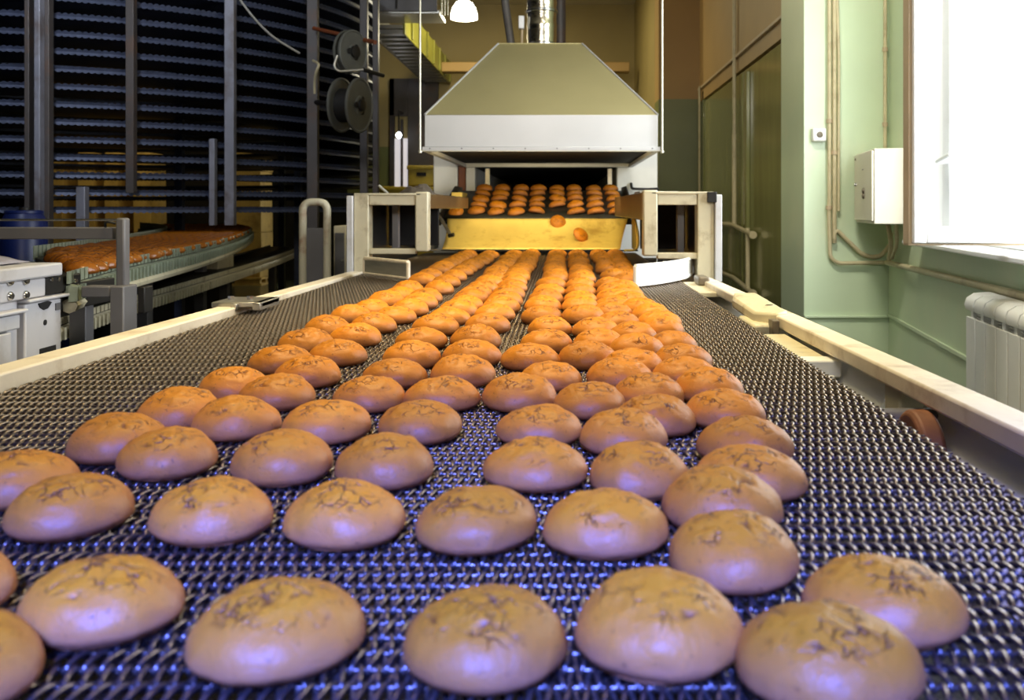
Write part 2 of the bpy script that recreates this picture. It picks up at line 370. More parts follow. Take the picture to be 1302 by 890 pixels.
# ---- pipes on the walls
def pipe(name, pts, r, label, m='pipe', cat='pipe', fil=.05, clips=(), group=None):
    pts2 = fillet(pts, fil) if len(pts) > 2 else pts
    t = MB().tube(pts2, r, 10)
    if not clips:
        o = t.build(name, M[m]); return tag(o, label, cat, group)
    e = thing(name, label, cat, pts[-1], group); t.build('tube', M[m], e)
    for c in clips:
        c = Vector(c); MB().lathe(c - Vector((0, 0, .012)), (0, 0, 1), [(r * 1.5, 0), (r * 1.5, .024)], 12).build('clip', M['gasket'], e)
    return e
PWY = 3.78
pipe('conduit', [(1.595, PWY, 2.95), (1.595, PWY, .05), (1.592, PWY, -.03), (1.600, PWY, -.30), (1.645, PWY, -.335), (1.93, PWY, -.33)], .012,
     'beige conduit nearest the socket, running down the green pier and bending right at its foot', clips=[(1.595, PWY, .52), (1.592, PWY, .0)])
pipe('conduit', [(1.625, PWY, 2.95), (1.625, PWY, -.24), (1.625, PWY, -.12), (1.80, PWY, -.29), (1.90, PWY, -.30), (1.955, PWY - .04, -.20), (1.945, PWY - .12, -.07)], .013,
     'beige middle conduit slanting from the green pier towards the grey cabinet', clips=[(1.625, PWY, .33)])
pipe('conduit', [(1.650, PWY, 2.95), (1.640, PWY, 1.35), (1.652, PWY, .9), (1.650, PWY, -.02)], .009,
     'thin beige cable sleeve, wavy, third from the corner edge of the pier')
pipe('conduit', [(1.93, PWY, 2.95), (1.93, PWY, .36)], .011, 'beige conduit dropping straight into the top of the cabinet', clips=[(1.93, PWY, .95), (1.93, PWY, .5)])
pipe('heating_pipe', [wp(3.72, -.325, .03), wp(1.3, -.296, .03)], .016, 'long beige heating pipe along the wall under the window')
pipe('conduit', [wp(3.62, -.07, .06), wp(3.60, -.20, .04), wp(3.66, -.30, .035)], .014, 'short beige elbow pipe below the grey cabinet')
pipe('conduit', [wp(3.45, -.07, .06), wp(3.50, -.2, .04), wp(3.62, -.29, .032)], .011, 'short curved pipe from cabinet underside to heating pipe')
hp = thing('heating_pipe', 'beige riser pipe ending in a wall-mounted pipe loop on the gate', 'pipe', (1.46, 5.4, -.7))
MB().tube([(1.462, 5.40, 2.9), (1.462, 5.40, .62)], .016, 10).build('riser', M['pipe'], hp)
MB().tube([(1.462, 5.40, .63), (1.462, 5.40, -.145)], .02, 10).build('lower_riser', M['pipe'], hp)
la, lb = 5.95, 4.85
for za, zb, o in ((-.15, -.19, 'rail_pipe'), (-.60, -.64, 'rail_pipe')):
    MB().tube([(1.455, la, za), (1.455, 5.40, za), (1.455, lb, zb - .02)], .020, 10).build(o, M['pipe'], hp)
for yy in (5.85, 4.98): MB().tube([(1.455, yy, -.16), (1.455, yy, -.63)], .018, 10).build('upright_pipe', M['pipe'], hp)
for yy, zz in ((la, -.15), (lb, -.21), (la, -.60), (lb, -.66)):
    MB().lathe((1.455, yy, zz), (0, 1, 0), [(.03, -.02), (.03, .02)], 12).build('end_cap', M['pipe'], hp)
pipe('conduit', [(1.455, 6.75, 1.30), (1.455, 6.75, FL)], .012, 'thin pipe in the far corner of the gate passage')
# socket
s = thing('wall_socket', 'small white wall box with a round grey dial on the green pier', 'socket', (1.528, 3.79, .435))
MB().box(1.490, 1.572, 3.765, 3.80, .397, .477).build('box', M['white'], s, .008)
MB().lathe((1.531, 3.766, .437), (0, -1, 0), [(.018, 0), (.018, .006), (.012, .008)], 20).build('dial', M['knob'], s)
# grey cabinet on the window wall
CB = thing('wall_cabinet', 'beige steel electrical cabinet on the green wall beside the window', 'cabinet', wp(3.5, -.1, .1))
def cbox(Ya, Yb, z0, z1, o0, o1):
    mb = MB(); q = [wp(Ya, 0, o0), wp(Yb, 0, o0), wp(Yb, 0, o1), wp(Ya, 0, o1)]
    mb.hexa([Vector((p.x, p.y, z0)) for p in q] + [Vector((p.x, p.y, z1)) for p in q]); return mb
cbox(3.72, 3.34, -.088, .318, 0, .20).build('cabinet_body', M['box'], CB, .004)
dr = cbox(3.715, 3.345, -.072, .308, .202, .212).build('cabinet_door', M['box'], CB, .003)
for zz in (.095, .065):
    MB().lathe(wp(3.50, zz, .212), -WN, [(.015, 0), (.015, .008), (.010, .011)], 16).build('knob', M['knob'], dr)
MB().lathe(wp(3.67, .135, .212), -WN, [(.011, 0), (.011, .012)], 14).build('latch', M['chrome'], dr)
MB().lathe(wp(3.68, .285, .212), -WN, [(.008, 0), (.006, .006)], 12).build('keyhole', M['knob'], dr)
MB().obox(wp(3.52, .215, .213), WD.normalized(), WN, (0, 0, 1), .014, .001, .003).build('badge', M['grey'], dr)

# radiator
RD = thing('radiator', 'white sectional radiator under the window on the green wall', 'radiator', wp(1.9, -.88, .08))
hd = MB(); 
for k, Y in enumerate([2.36 - .08 * i for i in range(12)]):
    a = WD.normalized(); p = wp(Y - .04, 0, .085)
    sec = MB()
    sec.obox(p + Vector((0, 0, -.645)) - WN * .045, a, WN, (0, 0, 1), .037, .006, .235)       # front plate
    sec.obox(p + Vector((0, 0, -.62)), a, WN, (0, 0, 1), .010, .045, .25)                       # inner fin
    prof = [(-.052, -.385), (-.058, -.365), (-.05, -.340), (-.025, -.322), (.03, -.316), (.05, -.33), (.05, -.35), (-.03, -.352), (-.043, -.372), (-.045, -.385)]
    sec.prism([p - a * .037 + WN * u + Vector((0, 0, z)) for u, z in prof], a * .074)           # rounded head
    for zz in (-.398, -.410): sec.obox(p + Vector((0, 0, zz)) - WN * .03, a, WN, (0, 0, 1), .037, .004, .002)
    sec.build('radiator_section', M['white'], RD, .003)
MB().tube([wp(2.38, -.38, .085), wp(1.38, -.38, .085)], .018, 12).build('header_pipe', M['white'], RD)
MB().tube([wp(2.38, -.84, .085), wp(1.38, -.84, .085)], .018, 12).build('header_pipe', M['white'], RD)

# ------------------------------------------------------------------ main conveyor
BX0, BX1, BY0, BY1 = -.832, .436, .12, 3.82
CV = thing('conveyor', 'wide wire-mesh conveyor carrying rows of buns from the oven', 'conveyor', (-.2, 1.9, FL))
def wire_belt(parent, x0, x1, y0, y1, ztop, name='wire_mesh_belt'):
    y0 *= K; y1 *= K
    p = .0205; tp = .0106; rw = .0019; n = 10
    vs = []; fs = []
    def row(y, hand):
        nt = int((x1 - x0) / tp); prev = None
        pts = []
        for i in range(nt * n + 1):
            t = 2 * math.pi * i / n * hand
            pts.append((x0 + i * tp / n, y + (p / 2 + .0016) * math.cos(t), .0036 * math.sin(t)))
        for i, q in enumerate(pts):
            a = pts[max(i - 1, 0)]; b = pts[min(i + 1, len(pts) - 1)]
            t = Vector((b[0] - a[0], b[1] - a[1], b[2] - a[2])).normalized()
            u = Vector((0, -t.z, t.y));
            u = u.normalized() if u.length > 1e-6 else Vector((0, 0, 1)); w = t.cross(u)
            for k in range(4):
                ca = math.cos(k * math.pi / 2 + .78) * rw; sa = math.sin(k * math.pi / 2 + .78) * rw
                vs.append((q[0] + u.x * ca + w.x * sa, q[1] + u.y * ca + w.y * sa, q[2] + u.z * ca + w.z * sa))
            if i:
                o = len(vs) - 8
                for k in range(4): fs.append((o + k, o + (k + 1) % 4, o + 4 + (k + 1) % 4, o + 4 + k))
        # cross rod
        o = len(vs)
        for xx in (x0, x1):
            for k in range(6):
                a = k * math.pi / 3; vs.append((xx, y + p / 2 + .0013 * math.cos(a), .0013 * math.sin(a)))
        for k in range(6): fs.append((o + k, o + (k + 1) % 6, o + 6 + (k + 1) % 6, o + 6 + k))
    row(0, 1); row(p, -1)
    me = bpy.data.meshes.new(name); me.from_pydata(vs, [], fs)
    for q in me.polygons: q.use_smooth = True
    me.materials.append(M['wire'])
    o = bpy.data.objects.new(name, me); col.objects.link(o); o.parent = parent
    o.location = Vector((0, y0, ztop - .0056 + CZ)) - parent.location
    ar = o.modifiers.new('rows', 'ARRAY'); ar.use_relative_offset = False; ar.use_constant_offset = True
    ar.constant_offset_displace = (0, 2 * p, 0); ar.count = int((y1 - y0) / (2 * p))
    return o
wire_belt(CV, BX0, BX1, BY0, BY1, BELT)
def railz(Y): return -.236 - .011 * Y
def rail(x0, x1, Ya, Yb, h, label):
    mb = MB()
    mb.hexa([(x0, Ya, railz(Ya) - h), (x1, Ya, railz(Ya) - h), (x1, Yb, railz(Yb) - h), (x0, Yb, railz(Yb) - h),
             (x0, Ya, railz(Ya)), (x1, Ya, railz(Ya)), (x1, Yb, railz(Yb)), (x0, Yb, railz(Yb))])
    o = mb.build('side_rail', M['rail'], CV, .004); return o
LR = rail(-.890, -.836, -.15, 2.62, .05, '')
RR = rail(.497, .552, -.15, 2.36, .028, '')
# frame below: side panels, cross beams, legs
MB().box(-.885, -.860, -.15, 3.7, -.60, -.30).build('side_panel', M['greypaint'], CV, .004)
for ya, yb in ((-.15, .93), (1.02, 1.48), (1.56, 3.4)):
    MB().prism([(.536, ya, -.285), (.545, ya, -.285), (.445, ya, -.45), (.438, ya, -.445)], (0, yb - ya, 0)).build('side_panel', M['white'], CV, .002)
for yy in (.97, 1.52): MB().box(.505, .545, yy - .022, yy + .022, -.62, -.27).build('upright', M['cream'], CV, .004)
MB().box(-.86, .530, -.15, 3.7, -.43, -.415).build('drip_tray', M['dark'], CV, .004)
for yy in (.2, .9, 1.6, 2.3, 3.0, 3.6): MB().tube([(-.86, yy, -.305), (.53, yy, -.305)], .018, 12).build('carrier_roller', M['grey'], CV)
for yy in (.0, 1.85, 3.5):
    for xx in (-.86, .51): MB().box(xx - .025, xx + .025, yy - .03, yy + .03, FL, -.60).build('leg', M['cream'], CV, .004)
# clamps on the rails
cl = MB(); c = at(318, 390, 1.66)
cl.box(c.x - .075, c.x + .055, c.y - .05, c.y + .05, railz(c.y) - .002, railz(c.y) + .012)
k = cl.build('rail_clamp', M['steel'], CV, .003)
cl = MB(); cl.box(c.x + .035, c.x + .055, c.y - .06, c.y + .05, -.262, railz(c.y) + .012); cl.box(c.x - .02, c.x - .005, c.y - .06, c.y - .045, -.262, -.245); cl.build('clamp_tab', M['steel'], k, .002)
for dx in (-.05, .0): MB().lathe((c.x + dx, c.y, railz(c.y) + .012), (0, 0, 1), [(.009, 0), (.009, .009)], 6).build('bolt', M['chrome'], k)
# right brackets: worn cream shoe block, plate and white tray arm
b1 = MB(); Y0 = 1.61
b1.prism([(.455, Y0 + .09, -.272), (.455, Y0 - .10, -.278), (.50, Y0 - .14, -.275), (.53, Y0 - .12, -.272), (.53, Y0 + .12, -.262), (.47, Y0 + .13, -.262)], (0, 0, .028))
b1.box(.44, .50, Y0 - .15, Y0 - .02, -.300, -.272)
k = b1.build('guide_block', M['cream'], CV, .006, label='worn cream guide block bolted to the rail')
for yy in (Y0 + .03, Y0 - .05): MB().lathe((.51, yy, railz(yy)), (0, 0, 1), [(.011, 0), (.011, .012)], 6).build('bolt', M['chrome'], k)
MB().box(.476, .492, Y0 - .175, Y0 - .145, -.30, -.258).build('block_end', M['knob'], k, .002)
b2 = MB(); b2.box(.425, .50, 1.20, 1.42, -.298, -.285); b2.build('bracket_plate', M['cream'], CV, .003)
b2 = MB(); b2.box(.425, .515, 1.165, 1.20, -.315, -.283); b2.build('bracket_arm', M['white'], CV, .004)
b2 = MB(); b2.prism([(.44, 1.16, -.31), (.50, 1.16, -.31), (.49, 1.16, -.37), (.45, 1.16, -.36)], (0, .012, 0)); b2.build('bracket_gusset', M['white'], CV, .002)
b3 = MB(); b3.box(.44, .53, 2.05, 2.34, -.292, -.276); b3.build('bracket_plate', M['cream'], CV, .003)
b3 = MB(); b3.box(.475, .515, 2.22, 2.30, -.276, -.245); b3.build('guide_block', M['knob'], CV, .006)
# rusty return wheel under the right rail
wh = MB(); wh.lathe((.47, .86, -.335), (1, 0, 0), [(.02, 0), (.052, 0), (.058, .006), (.058, .028), (.052, .034), (.02, .034)], 32)
wh.build('return_wheel', M['rust'], CV, .002)
MB().tube([(.50, .86, -.335), (.53, .86, -.335)], .012, 12).build('wheel_axle', M['dark'], CV)

# guide plates (funnel) on the belt
def guide(name, pa, pb, h, m, label, curve=0., lip=.008):
    a = Vector(pa); b = Vector(pb); pts = []
    n = Vector((-(b - a).y, (b - a).x, 0)).normalized()
    for i in range(15):
        t = i / 14; pts.append(a.lerp(b, t) + n * curve * 4 * t * (1 - t))
    e = thing(name, label, 'guide plate', pa)
    plate = MB(); lipm = MB()
    for q, w in ((plate, .004), ):
        A = [p + n * w for p in pts]; B = [p - n * w for p in pts]
        z0 = BELT + .004
        grid = [[p + Vector((0, 0, z0 - p.z)) for p in A], [p + Vector((0, 0, z0 + h - p.z)) for p in A], [p + Vector((0, 0, z0 + h - p.z)) for p in B], [p + Vector((0, 0, z0 - p.z)) for p in B]]
        grid.append(grid[0]); q.sheet(grid)
        q.add([grid[0][0], grid[1][0], grid[2][0], grid[3][0]], [(0, 1, 2, 3)]); q.add([grid[0][-1], grid[1][-1], grid[2][-1], grid[3][-1]], [(3, 2, 1, 0)])
    plate.build('plate', m, e, 0)
    up = [p + Vector((0, 0, z0 + h - p.z)) for p in pts]; lo = [p + Vector((0, 0, z0 + lip - p.z)) for p in pts]
    MB().tube(up, lip, 10).build('rolled_edge', M['rail'] if m is M['steel'] else M['white'], e)
    MB().tube(lo, lip * .9, 10).build('rolled_edge', M['rail'] if m is M['steel'] else M['white'], e)
    MB().tube([up[0], lo[0]], lip, 10).build('end_post', M['rail'] if m is M['steel'] else M['white'], e)
    MB().tube([up[-1], lo[-1]], lip, 10).build('end_post', M['rail'] if m is M['steel'] else M['white'], e)
    return e
guide('guide_plate', on(464, 351), on(519, 358), .066, M['steel'], 'flat steel guide plate with rolled edges on the spiral side of the belt', 0.)
guide('guide_plate', on(880, 351), on(808, 366), .068, M['white'], 'curved white guide plate on the window side of the belt', .035)

# side frames at the end of the rails
def side_frame(label, Y, xo, xi, top, s):
    e = thing('end_frame', label, 'frame', (xo, Y, FL))
    wO = .062; wI = .055; bo = -.262; bi = -.185
    MB().box(xo, xo - s * wO, Y, Y + .06, FL, top).build('outer_post', M['cream'], e, .004)
    MB().box(xo + s * .028, xo + s * .002, Y - .01, Y + .05, bo - .02, top - .005).build('post_flange', M['greypaint'], e, .003)
    MB().box(xi, xi + s * wI, Y, Y + .05, bi, top + .012).build('inner_post', M['cream'], e, .006)
    MB().box(xo - s * wO, xi + s * wI, Y + .004, Y + .05, top - .045, top + .004).build('top_rail', M['cream'], e, .004)
    MB().box(xo - s * wO, xi + s * wI, Y + .01, Y + .04, bi - .012, bi + .012).build('bottom_rail', M['cream'], e, .004)
    xm = xo + (xi - xo) * (.47 if s < 0 else .40)
    MB().box(xm - .014, xm + .014, Y + .10, Y + .13, bi - .02, top - .02).build('inner_bar', M['grey'], e, .003)
    MB().box(xo - s * .01, xo - s * .02, Y + .06, 3.72, FL, top - .01).build('side_cover', M['dark'], e, .003)
    MB().box(xo - s * .03, xi + s * .04, Y + .42, Y + .44, bi, top - .03).build('inner_cover', M['black'], e, .003)
    MB().box(xi + s * .002, xi + s * .026, Y + .05, 3.78, -.005 if s < 0 else -.05, top + .006).build('top_bar', M['plate'], e, .004)
    MB().box(xo, xi + s * .03, Y + .0, 3.72, top - .004, top + .006).build('top_plate', M['cream'], e, .003)
    return e
ef = side_frame('open cream steel end frame on the spiral cooler side of the oven outlet', 2.65, -.885, -.572, .055, -1)
ef = side_frame('open cream steel end frame on the gate side of the oven outlet', 2.40, .573, .303, .055, 1)
MB().box(.545, .580, 2.385, 2.40, .02, .06).build('corner_bracket', M['dark'], ef, .002)
o = MB().box(.33, .50, 2.75, 2.95, .063, .072).build('metal_sheet', M['steel'], None, .002); tag(o, 'small shiny metal sheet lying on the gate-side end frame', 'sheet')
rg = MB(); c = Vector((-.70, 3.0, .061)); gr = []
for i in range(13):
    rw_ = []
    for j in range(17):
        u, v = i / 12 * 2 - 1, j / 16 * 2 - 1
        hgt = max(0, 1 - (u * u + v * v)) ** .6 * .055 * (.65 + .7 * noise.noise(Vector((u * 2, v * 2, 4.1))))
        rw_.append((c.x + v * .085, c.y + u * .07, c.z + .003 + max(0, hgt)))
    gr.append(rw_)
o = rg.sheet(gr).build('rag', M['rag'], None, 0, .004); tag(o, 'crumpled dark rag left on top of the spiral-side end frame', 'rag')
o = MB().tube([(-.79, 2.82, .064), (-.825, 2.80, .10)], .006, 8).build('metal_rod', M['steel']); tag(o, 'short bright metal rod sticking up from the end frame beside the rag', 'rod')

# ------------------------------------------------------------------ chute under the oven belt
CH = thing('chute', 'curved brass-yellow chute sheet guiding buns onto the wire belt', 'chute', (-.16, 3.7, -.25))
def chute_pt(u, t):   # u across, t from top to foot
    xl = -.715 + .012 * t; xr = .392 - .067 * t
    y = 3.86 - .06 * t - .17 * t ** 2.2; z = -.068 - .172 * t ** .9
    return Vector((xl + (xr - xl) * u, y, z + .004 * math.sin(u * 40) * t * (1 - t)))
MB().sheet([[chute_pt(j / 40, i / 16) for j in range(41)] for i in range(17)]).build('sheet', M['gold'], CH, 0, .004)
for sx, x in ((-1, -.775), (1, .415)):
    poly = [(x, 3.86, -.03), (x, 3.80, .0), (x, 3.70, -.06), (x, 3.60, -.17), (x, 3.60, -.235), (x, 3.64, -.248), (x, 3.86, -.248)]
    MB().prism(poly, (.006, 0, 0)).build('end_plate', M['steel'] if sx < 0 else M['gold'], CH, .002)
    MB().tube(smooth_line([(x, 3.80, .0), (x, 3.69, -.06), (x - sx * -.01, 3.60, -.16), (x, 3.595, -.235), (x - sx * .07, 3.60, -.246)], 6), .007, 8).build('rolled_edge', M['steel'] if sx < 0 else M['gold'], CH)
MB().tube([(-.765, 3.78, -.02), (-.665, 3.69, -.16)], .010, 10).build('brace_rod', M['steel'], CH)
MB().tube([(-.675, 3.69, -.165), (-.645, 3.68, -.158)], .012, 10).build('brace_foot', M['dark'], CH)
MB().box(-.785, .425, 3.60, 3.625, -.250, -.243).build('foot_rail', M['dark'], CH, .002)

# ------------------------------------------------------------------ oven and its outlet deck
OV = thing('oven', 'tunnel oven with white front panels and a dark mouth below the hood', 'oven', (-.14, 5.5, FL))
OY = 4.70
MB().box(-.975, -.795, OY, 8.3, FL, .66).build('side_panel', M['white'], OV, .008)
MB().box(.395, .70, OY, 8.3, FL, .66).build('side_panel', M['white'], OV, .008)
MB().box(-.790, -.735, OY + .01, 8.2, FL, .62).build('door_post', M['redbrown'], OV, .004)
MB().box(-.732, -.665, OY, 8.2, FL, .60).build('panel_strip', M['white'], OV, .004)
MB().box(-.665, .395, OY + .02, 8.2, .295, .64).build('front_header', M['black'], OV, .006)
MB().box(-.665, .395, OY + .05, 8.2, FL, .07).build('lower_front', M['black'], OV, .006)
MB().box(-.665, .395, 8.0, 8.2, .07, .295).build('tunnel_end', M['black'], OV)
for x in (-.575, .345): MB().box(x - .018, x + .018, OY + .03, OY + .06, .07, .295).build('mouth_post', M['steel'], OV, .003)
MB().tube(fillet([(.50, OY - .02, .18), (.50, OY - .05, .14), (.62, OY - .05, .135), (.70, OY - .05, .14)], .02), .010, 8).build('handle', M['dark'], OV)
DK = thing('outlet_conveyor', 'sloping dark belt bringing buns out of the oven mouth', 'conveyor', (-.16, 4.2, -.06))
def deck(Y):   # top surface height of the outlet belt
    a = (3.86, -.066); b = (4.40, .112)
    if Y >= b[0]: return b[1]
    return a[1] + (b[1] - a[1]) * (Y - a[0]) / (b[0] - a[0])
ys = [3.86, 4.0, 4.13, 4.26, 4.40, 4.7, 5.2]
top = [[Vector((x, y, deck(y))) for x in (-.735, -.45, -.16, .13, .412)] for y in ys]
MB().sheet(top).build('slat_belt', M['beltd'], DK, 0, .012)
MB().tube([(-.745, 3.870, -.088), (.42, 3.870, -.088)], .016, 16).build('nose_roller', M['dark'], DK)
for x in (-.762, .424):
    MB().prism([(x, 3.84, -.11), (x, 4.40, .06), (x, 4.66, .06), (x, 4.66, .15), (x, 4.38, .15), (x, 3.84, -.03)], (.012, 0, 0)).build('side_plate', M['dark'], DK, .003)
MB().box(-.73, -.66, 4.08, 4.3, .066, .10).build('side_guard', M['gold'], DK, .004)

# ------------------------------------------------------------------ hood, duct, rods
HD = thing('exhaust_hood', 'large sheet-metal exhaust hood over the oven outlet', 'hood', (-.117, 4.0, .30))
hx0, hx1, hy0, hy1 = -.737, .497, 3.33, 4.66
z0, z1 = .308, .491; tx0, tx1, ty0, ty1, tz = -.395, .110, 3.78, 4.24, .985
def shell(mb, b, t, th=.006):   # four-sided open shell between rectangles b and t (x0,x1,y0,y1,z)
    def ring(r, k): return [Vector((r[0] + k, r[2] + k, r[4])), Vector((r[1] - k, r[2] + k, r[4])), Vector((r[1] - k, r[3] - k, r[4])), Vector((r[0] + k, r[3] - k, r[4]))]
    v = ring(b, 0) + ring(t, 0) + ring(b, th) + ring(t, th); f = []
    for i in range(4):
        j = (i + 1) % 4
        f += [(i, j, 4 + j, 4 + i), (8 + j, 8 + i, 12 + i, 12 + j), (j, i, 8 + i, 8 + j), (4 + i, 4 + j, 12 + j, 12 + i)]
    return mb.add(v, f)
can = shell(MB(), (hx0, hx1, hy0, hy1, z1), (tx0, tx1, ty0, ty1, tz))
can.box(tx0, tx1, ty0, ty1, tz - .004, tz + .004)
can.build('canopy', M['hood'], HD, .002)
shell(MB(), (hx0, hx1, hy0, hy1, z0), (hx0, hx1, hy0, hy1, z1)).build('skirt', M['skirt'], HD, .002)
lipm = shell(MB(), (hx0 - .012, hx1 + .012, hy0 - .012, hy1 + .012, z0 - .010), (hx0 - .012, hx1 + .012, hy0 - .012, hy1 + .012, z0 + .014), .03)
lipm.build('lip', M['skirt'], HD, .003)
MB().box(hx0 - .03, hx1 + .03, hy0 - .012, hy0 + .0, z0 - .012, z0 - .004).build('hanger_bar', M['rope'], HD, .002)
MB().box(hx0 + .008, hx1 - .008, hy0 + .008, hy1 - .008, z0 + .02, z0 + .028).build('dark_underside_sheet', M['black'], HD)  # black sheet added to make the hood's shaded inside look dark
for a, b in (((hx0, hy0), (tx0, ty0)), ((hx1, hy0), (tx1, ty0))):
    MB().tube([(a[0], a[1], z1), (b[0], b[1], tz)], .006, 8).build('corner_seam', M['skirt'], HD)
for j in range(8):
    x = hx0 + .03 + j * (hx1 - hx0 - .06) / 7
    MB().lathe((x, hy0 - .012, z0 + .004), (0, -1, 0), [(.004, 0), (.003, .002)], 8).build('rivet', M['grey'], HD)
DU = thing('exhaust_duct', 'round crinkled foil duct rising from the hood top', 'duct', (-.14, 4.0, tz))
pr = []; zz = tz
while zz < 2.98:
    pr += [(.094, zz - tz), (.0965, zz - tz + .012), (.094, zz - tz + .024), (.092, zz - tz + .06), (.0945, zz - tz + .10), (.093, zz - tz + .135)]; zz += .15
MB().lathe((-.14, 4.0, tz + .004), (0, 0, 1), [(r_, min(h, 1.99)) for r_, h in pr], 40).build('duct_tube', M['foil'], DU)
for zz in (1.02, 1.235): MB().lathe((-.14, 4.0, zz), (0, 0, 1), [(.097, 0), (.101, .004), (.101, .018), (.097, .022)], 40).build('band', M['chrome'], DU)
for x, lb in ((hx0 - .02, 'thin hanging rod at the hood corner nearer the walkway'), (hx1 + .02, 'thin hanging rod at the hood corner nearer the gate')):
    e = thing('hanging_rod', lb, 'rod', (x, hy0 - .006, z0 - .02))
    MB().tube([(x, hy0 - .02, z0 - .02), (x, hy0 - .02, 2.99)], .006, 10).build('rod', M['rope'], e)
    MB().lathe((x, hy0 - .02, z0 - .022), (0, 0, 1), [(.007, 0), (.011, .003), (.011, .012), (.007, .016)], 12).build('nut', M['rope'], e)
jb = thing('junction_box', 'small grey box on a stalk beside the foil duct', 'box', (-.265, 4.0, tz))
MB().box(-.288, -.252, 3.98, 4.02, 1.135, 1.215).build('box', M['greypaint'], jb, .004)
MB().tube([(-.268, 4.0, tz + .002), (-.266, 4.0, 1.14)], .008, 8).build('stalk', M['gasket'], jb)
pp = pipe('conduit', [(-.40, 4.15, 2.95), (-.39, 4.15, 1.6), (-.385, 4.12, 1.34), (-.345, 4.08, 1.08), (-.33, 4.06, tz + .004)], .026, 'dark grey flexible pipe reaching down behind the foil duct', 'grey')
pipe('conduit', [(-.035, 4.9, 2.95), (-.035, 4.9, .65)], .05, 'dark square-looking standpipe just behind the foil duct', 'spostd')

# ------------------------------------------------------------------ buns
def bun_mesh(seed, name='bun', mkey='bun'):
    D = .101; Rr = D / 2; H = .0415; n = 96; rings = 54; vs = []; fs = []; ck = []; tp = []
    off = Vector((seed * 7.3, seed * 3.1, seed * 1.7)); ell = 1 + .05 * math.sin(seed * 2.1)
    prof = []
    for i in range(rings + 1):
        t = i / rings                       # 0 foot .. 1 top
        a = -.70 + (math.pi / 2 + .70) * t
        c, q = math.cos(a), math.sin(a)
        r_ = Rr * max(c, 0) ** .97 if q > 0 else Rr * (1 - .15 * (q / math.sin(.70)) ** 2)
        z = H * .78 * q if q > 0 else -H * .22 * abs(q) / math.sin(.70)
        prof.append((max(r_, 0), z + H * .22))
    z0_ = prof[0][1]
    crack_dir = seed * 1.1
    for i, (r_, z) in enumerate(prof):
        for k in range(n):
            a = 2 * math.pi * k / n
            x, y = r_ * math.cos(a) * ell, r_ * math.sin(a) / ell
            p = Vector((x, y, z)) / Rr
            d = .0022 * noise.noise(p * 1.3 + off) + .0009 * noise.noise(p * 4 + off)
            # ragged crust splits across the top
            topw = max(0, min(1, (z - H * (.66 + .12 * noise.noise(p * 2 + off))) / (H * .14)))
            q2 = p + Vector((noise.noise(p * 5 + off), noise.noise(p * 5 - off), 0)) * .16
            cr = 0
            for fq, wd, sd in ((1.5, .034, 1.0), (2.6, .045, 2.3)):
                g = max(0, 1 - abs(noise.noise(Vector((q2.x, q2.y, 0)) * fq + off * sd)) / wd)
                msk = max(0, min(1, .25 + 2.4 * noise.noise(Vector((p.x, p.y, 0)) * 2.3 - off * sd)))
                cr = max(cr, g * msk)
            cr *= topw
            tp.append(topw)
            d += topw * (.0016 * noise.noise(p * 3.0 + off * .5) + .0010 * noise.noise(p * 7 + off)) - .0024 * cr
            nrm = Vector((x, y, max(.0, z - H * .35) * 2.2)).normalized() if r_ > 1e-5 else Vector((0, 0, 1))
            q = Vector((x, y, z - z0_)) + nrm * (d if i > 2 else d * .2)
            vs.append(q); ck.append(cr)
    for i in range(rings):
        for k in range(n): fs.append((i * n + k, i * n + (k + 1) % n, (i + 1) * n + (k + 1) % n, (i + 1) * n + k))
    fs += [tuple(range(n))[::-1]]
    me = bpy.data.meshes.new(name); me.from_pydata(vs, [], fs)
    at_ = me.attributes.new('crack', 'FLOAT', 'POINT'); at_.data.foreach_set('value', [min(1, c * .95) for c in ck])
    at2 = me.attributes.new('crown', 'FLOAT', 'POINT'); at2.data.foreach_set('value', tp)
    for q in me.polygons: q.use_smooth = True
    me.materials.append(M[mkey])
    return me
BUNS = [bun_mesh(s) for s in range(1, 10)]
GLAZED = [bun_mesh(s, 'glazed_bun', 'glazed') for s in (11, 12, 13)]
def bun(p, label, group, yaw=None, tilt=(0, 0), sc=1., cat='bun', me=None):
    o = bpy.data.objects.new('bun', me or random.choice(BUNS)); col.objects.link(o)
    o.location = (p[0], p[1] * K, p[2] + CZ); o.rotation_euler = (tilt[0], tilt[1], random.uniform(0, 6.28) if yaw is None else yaw)
    k = sc * random.uniform(.97, 1.03); o.scale = (k, k, k * random.uniform(.93, 1.07))
    return tag(o, label, cat, group)
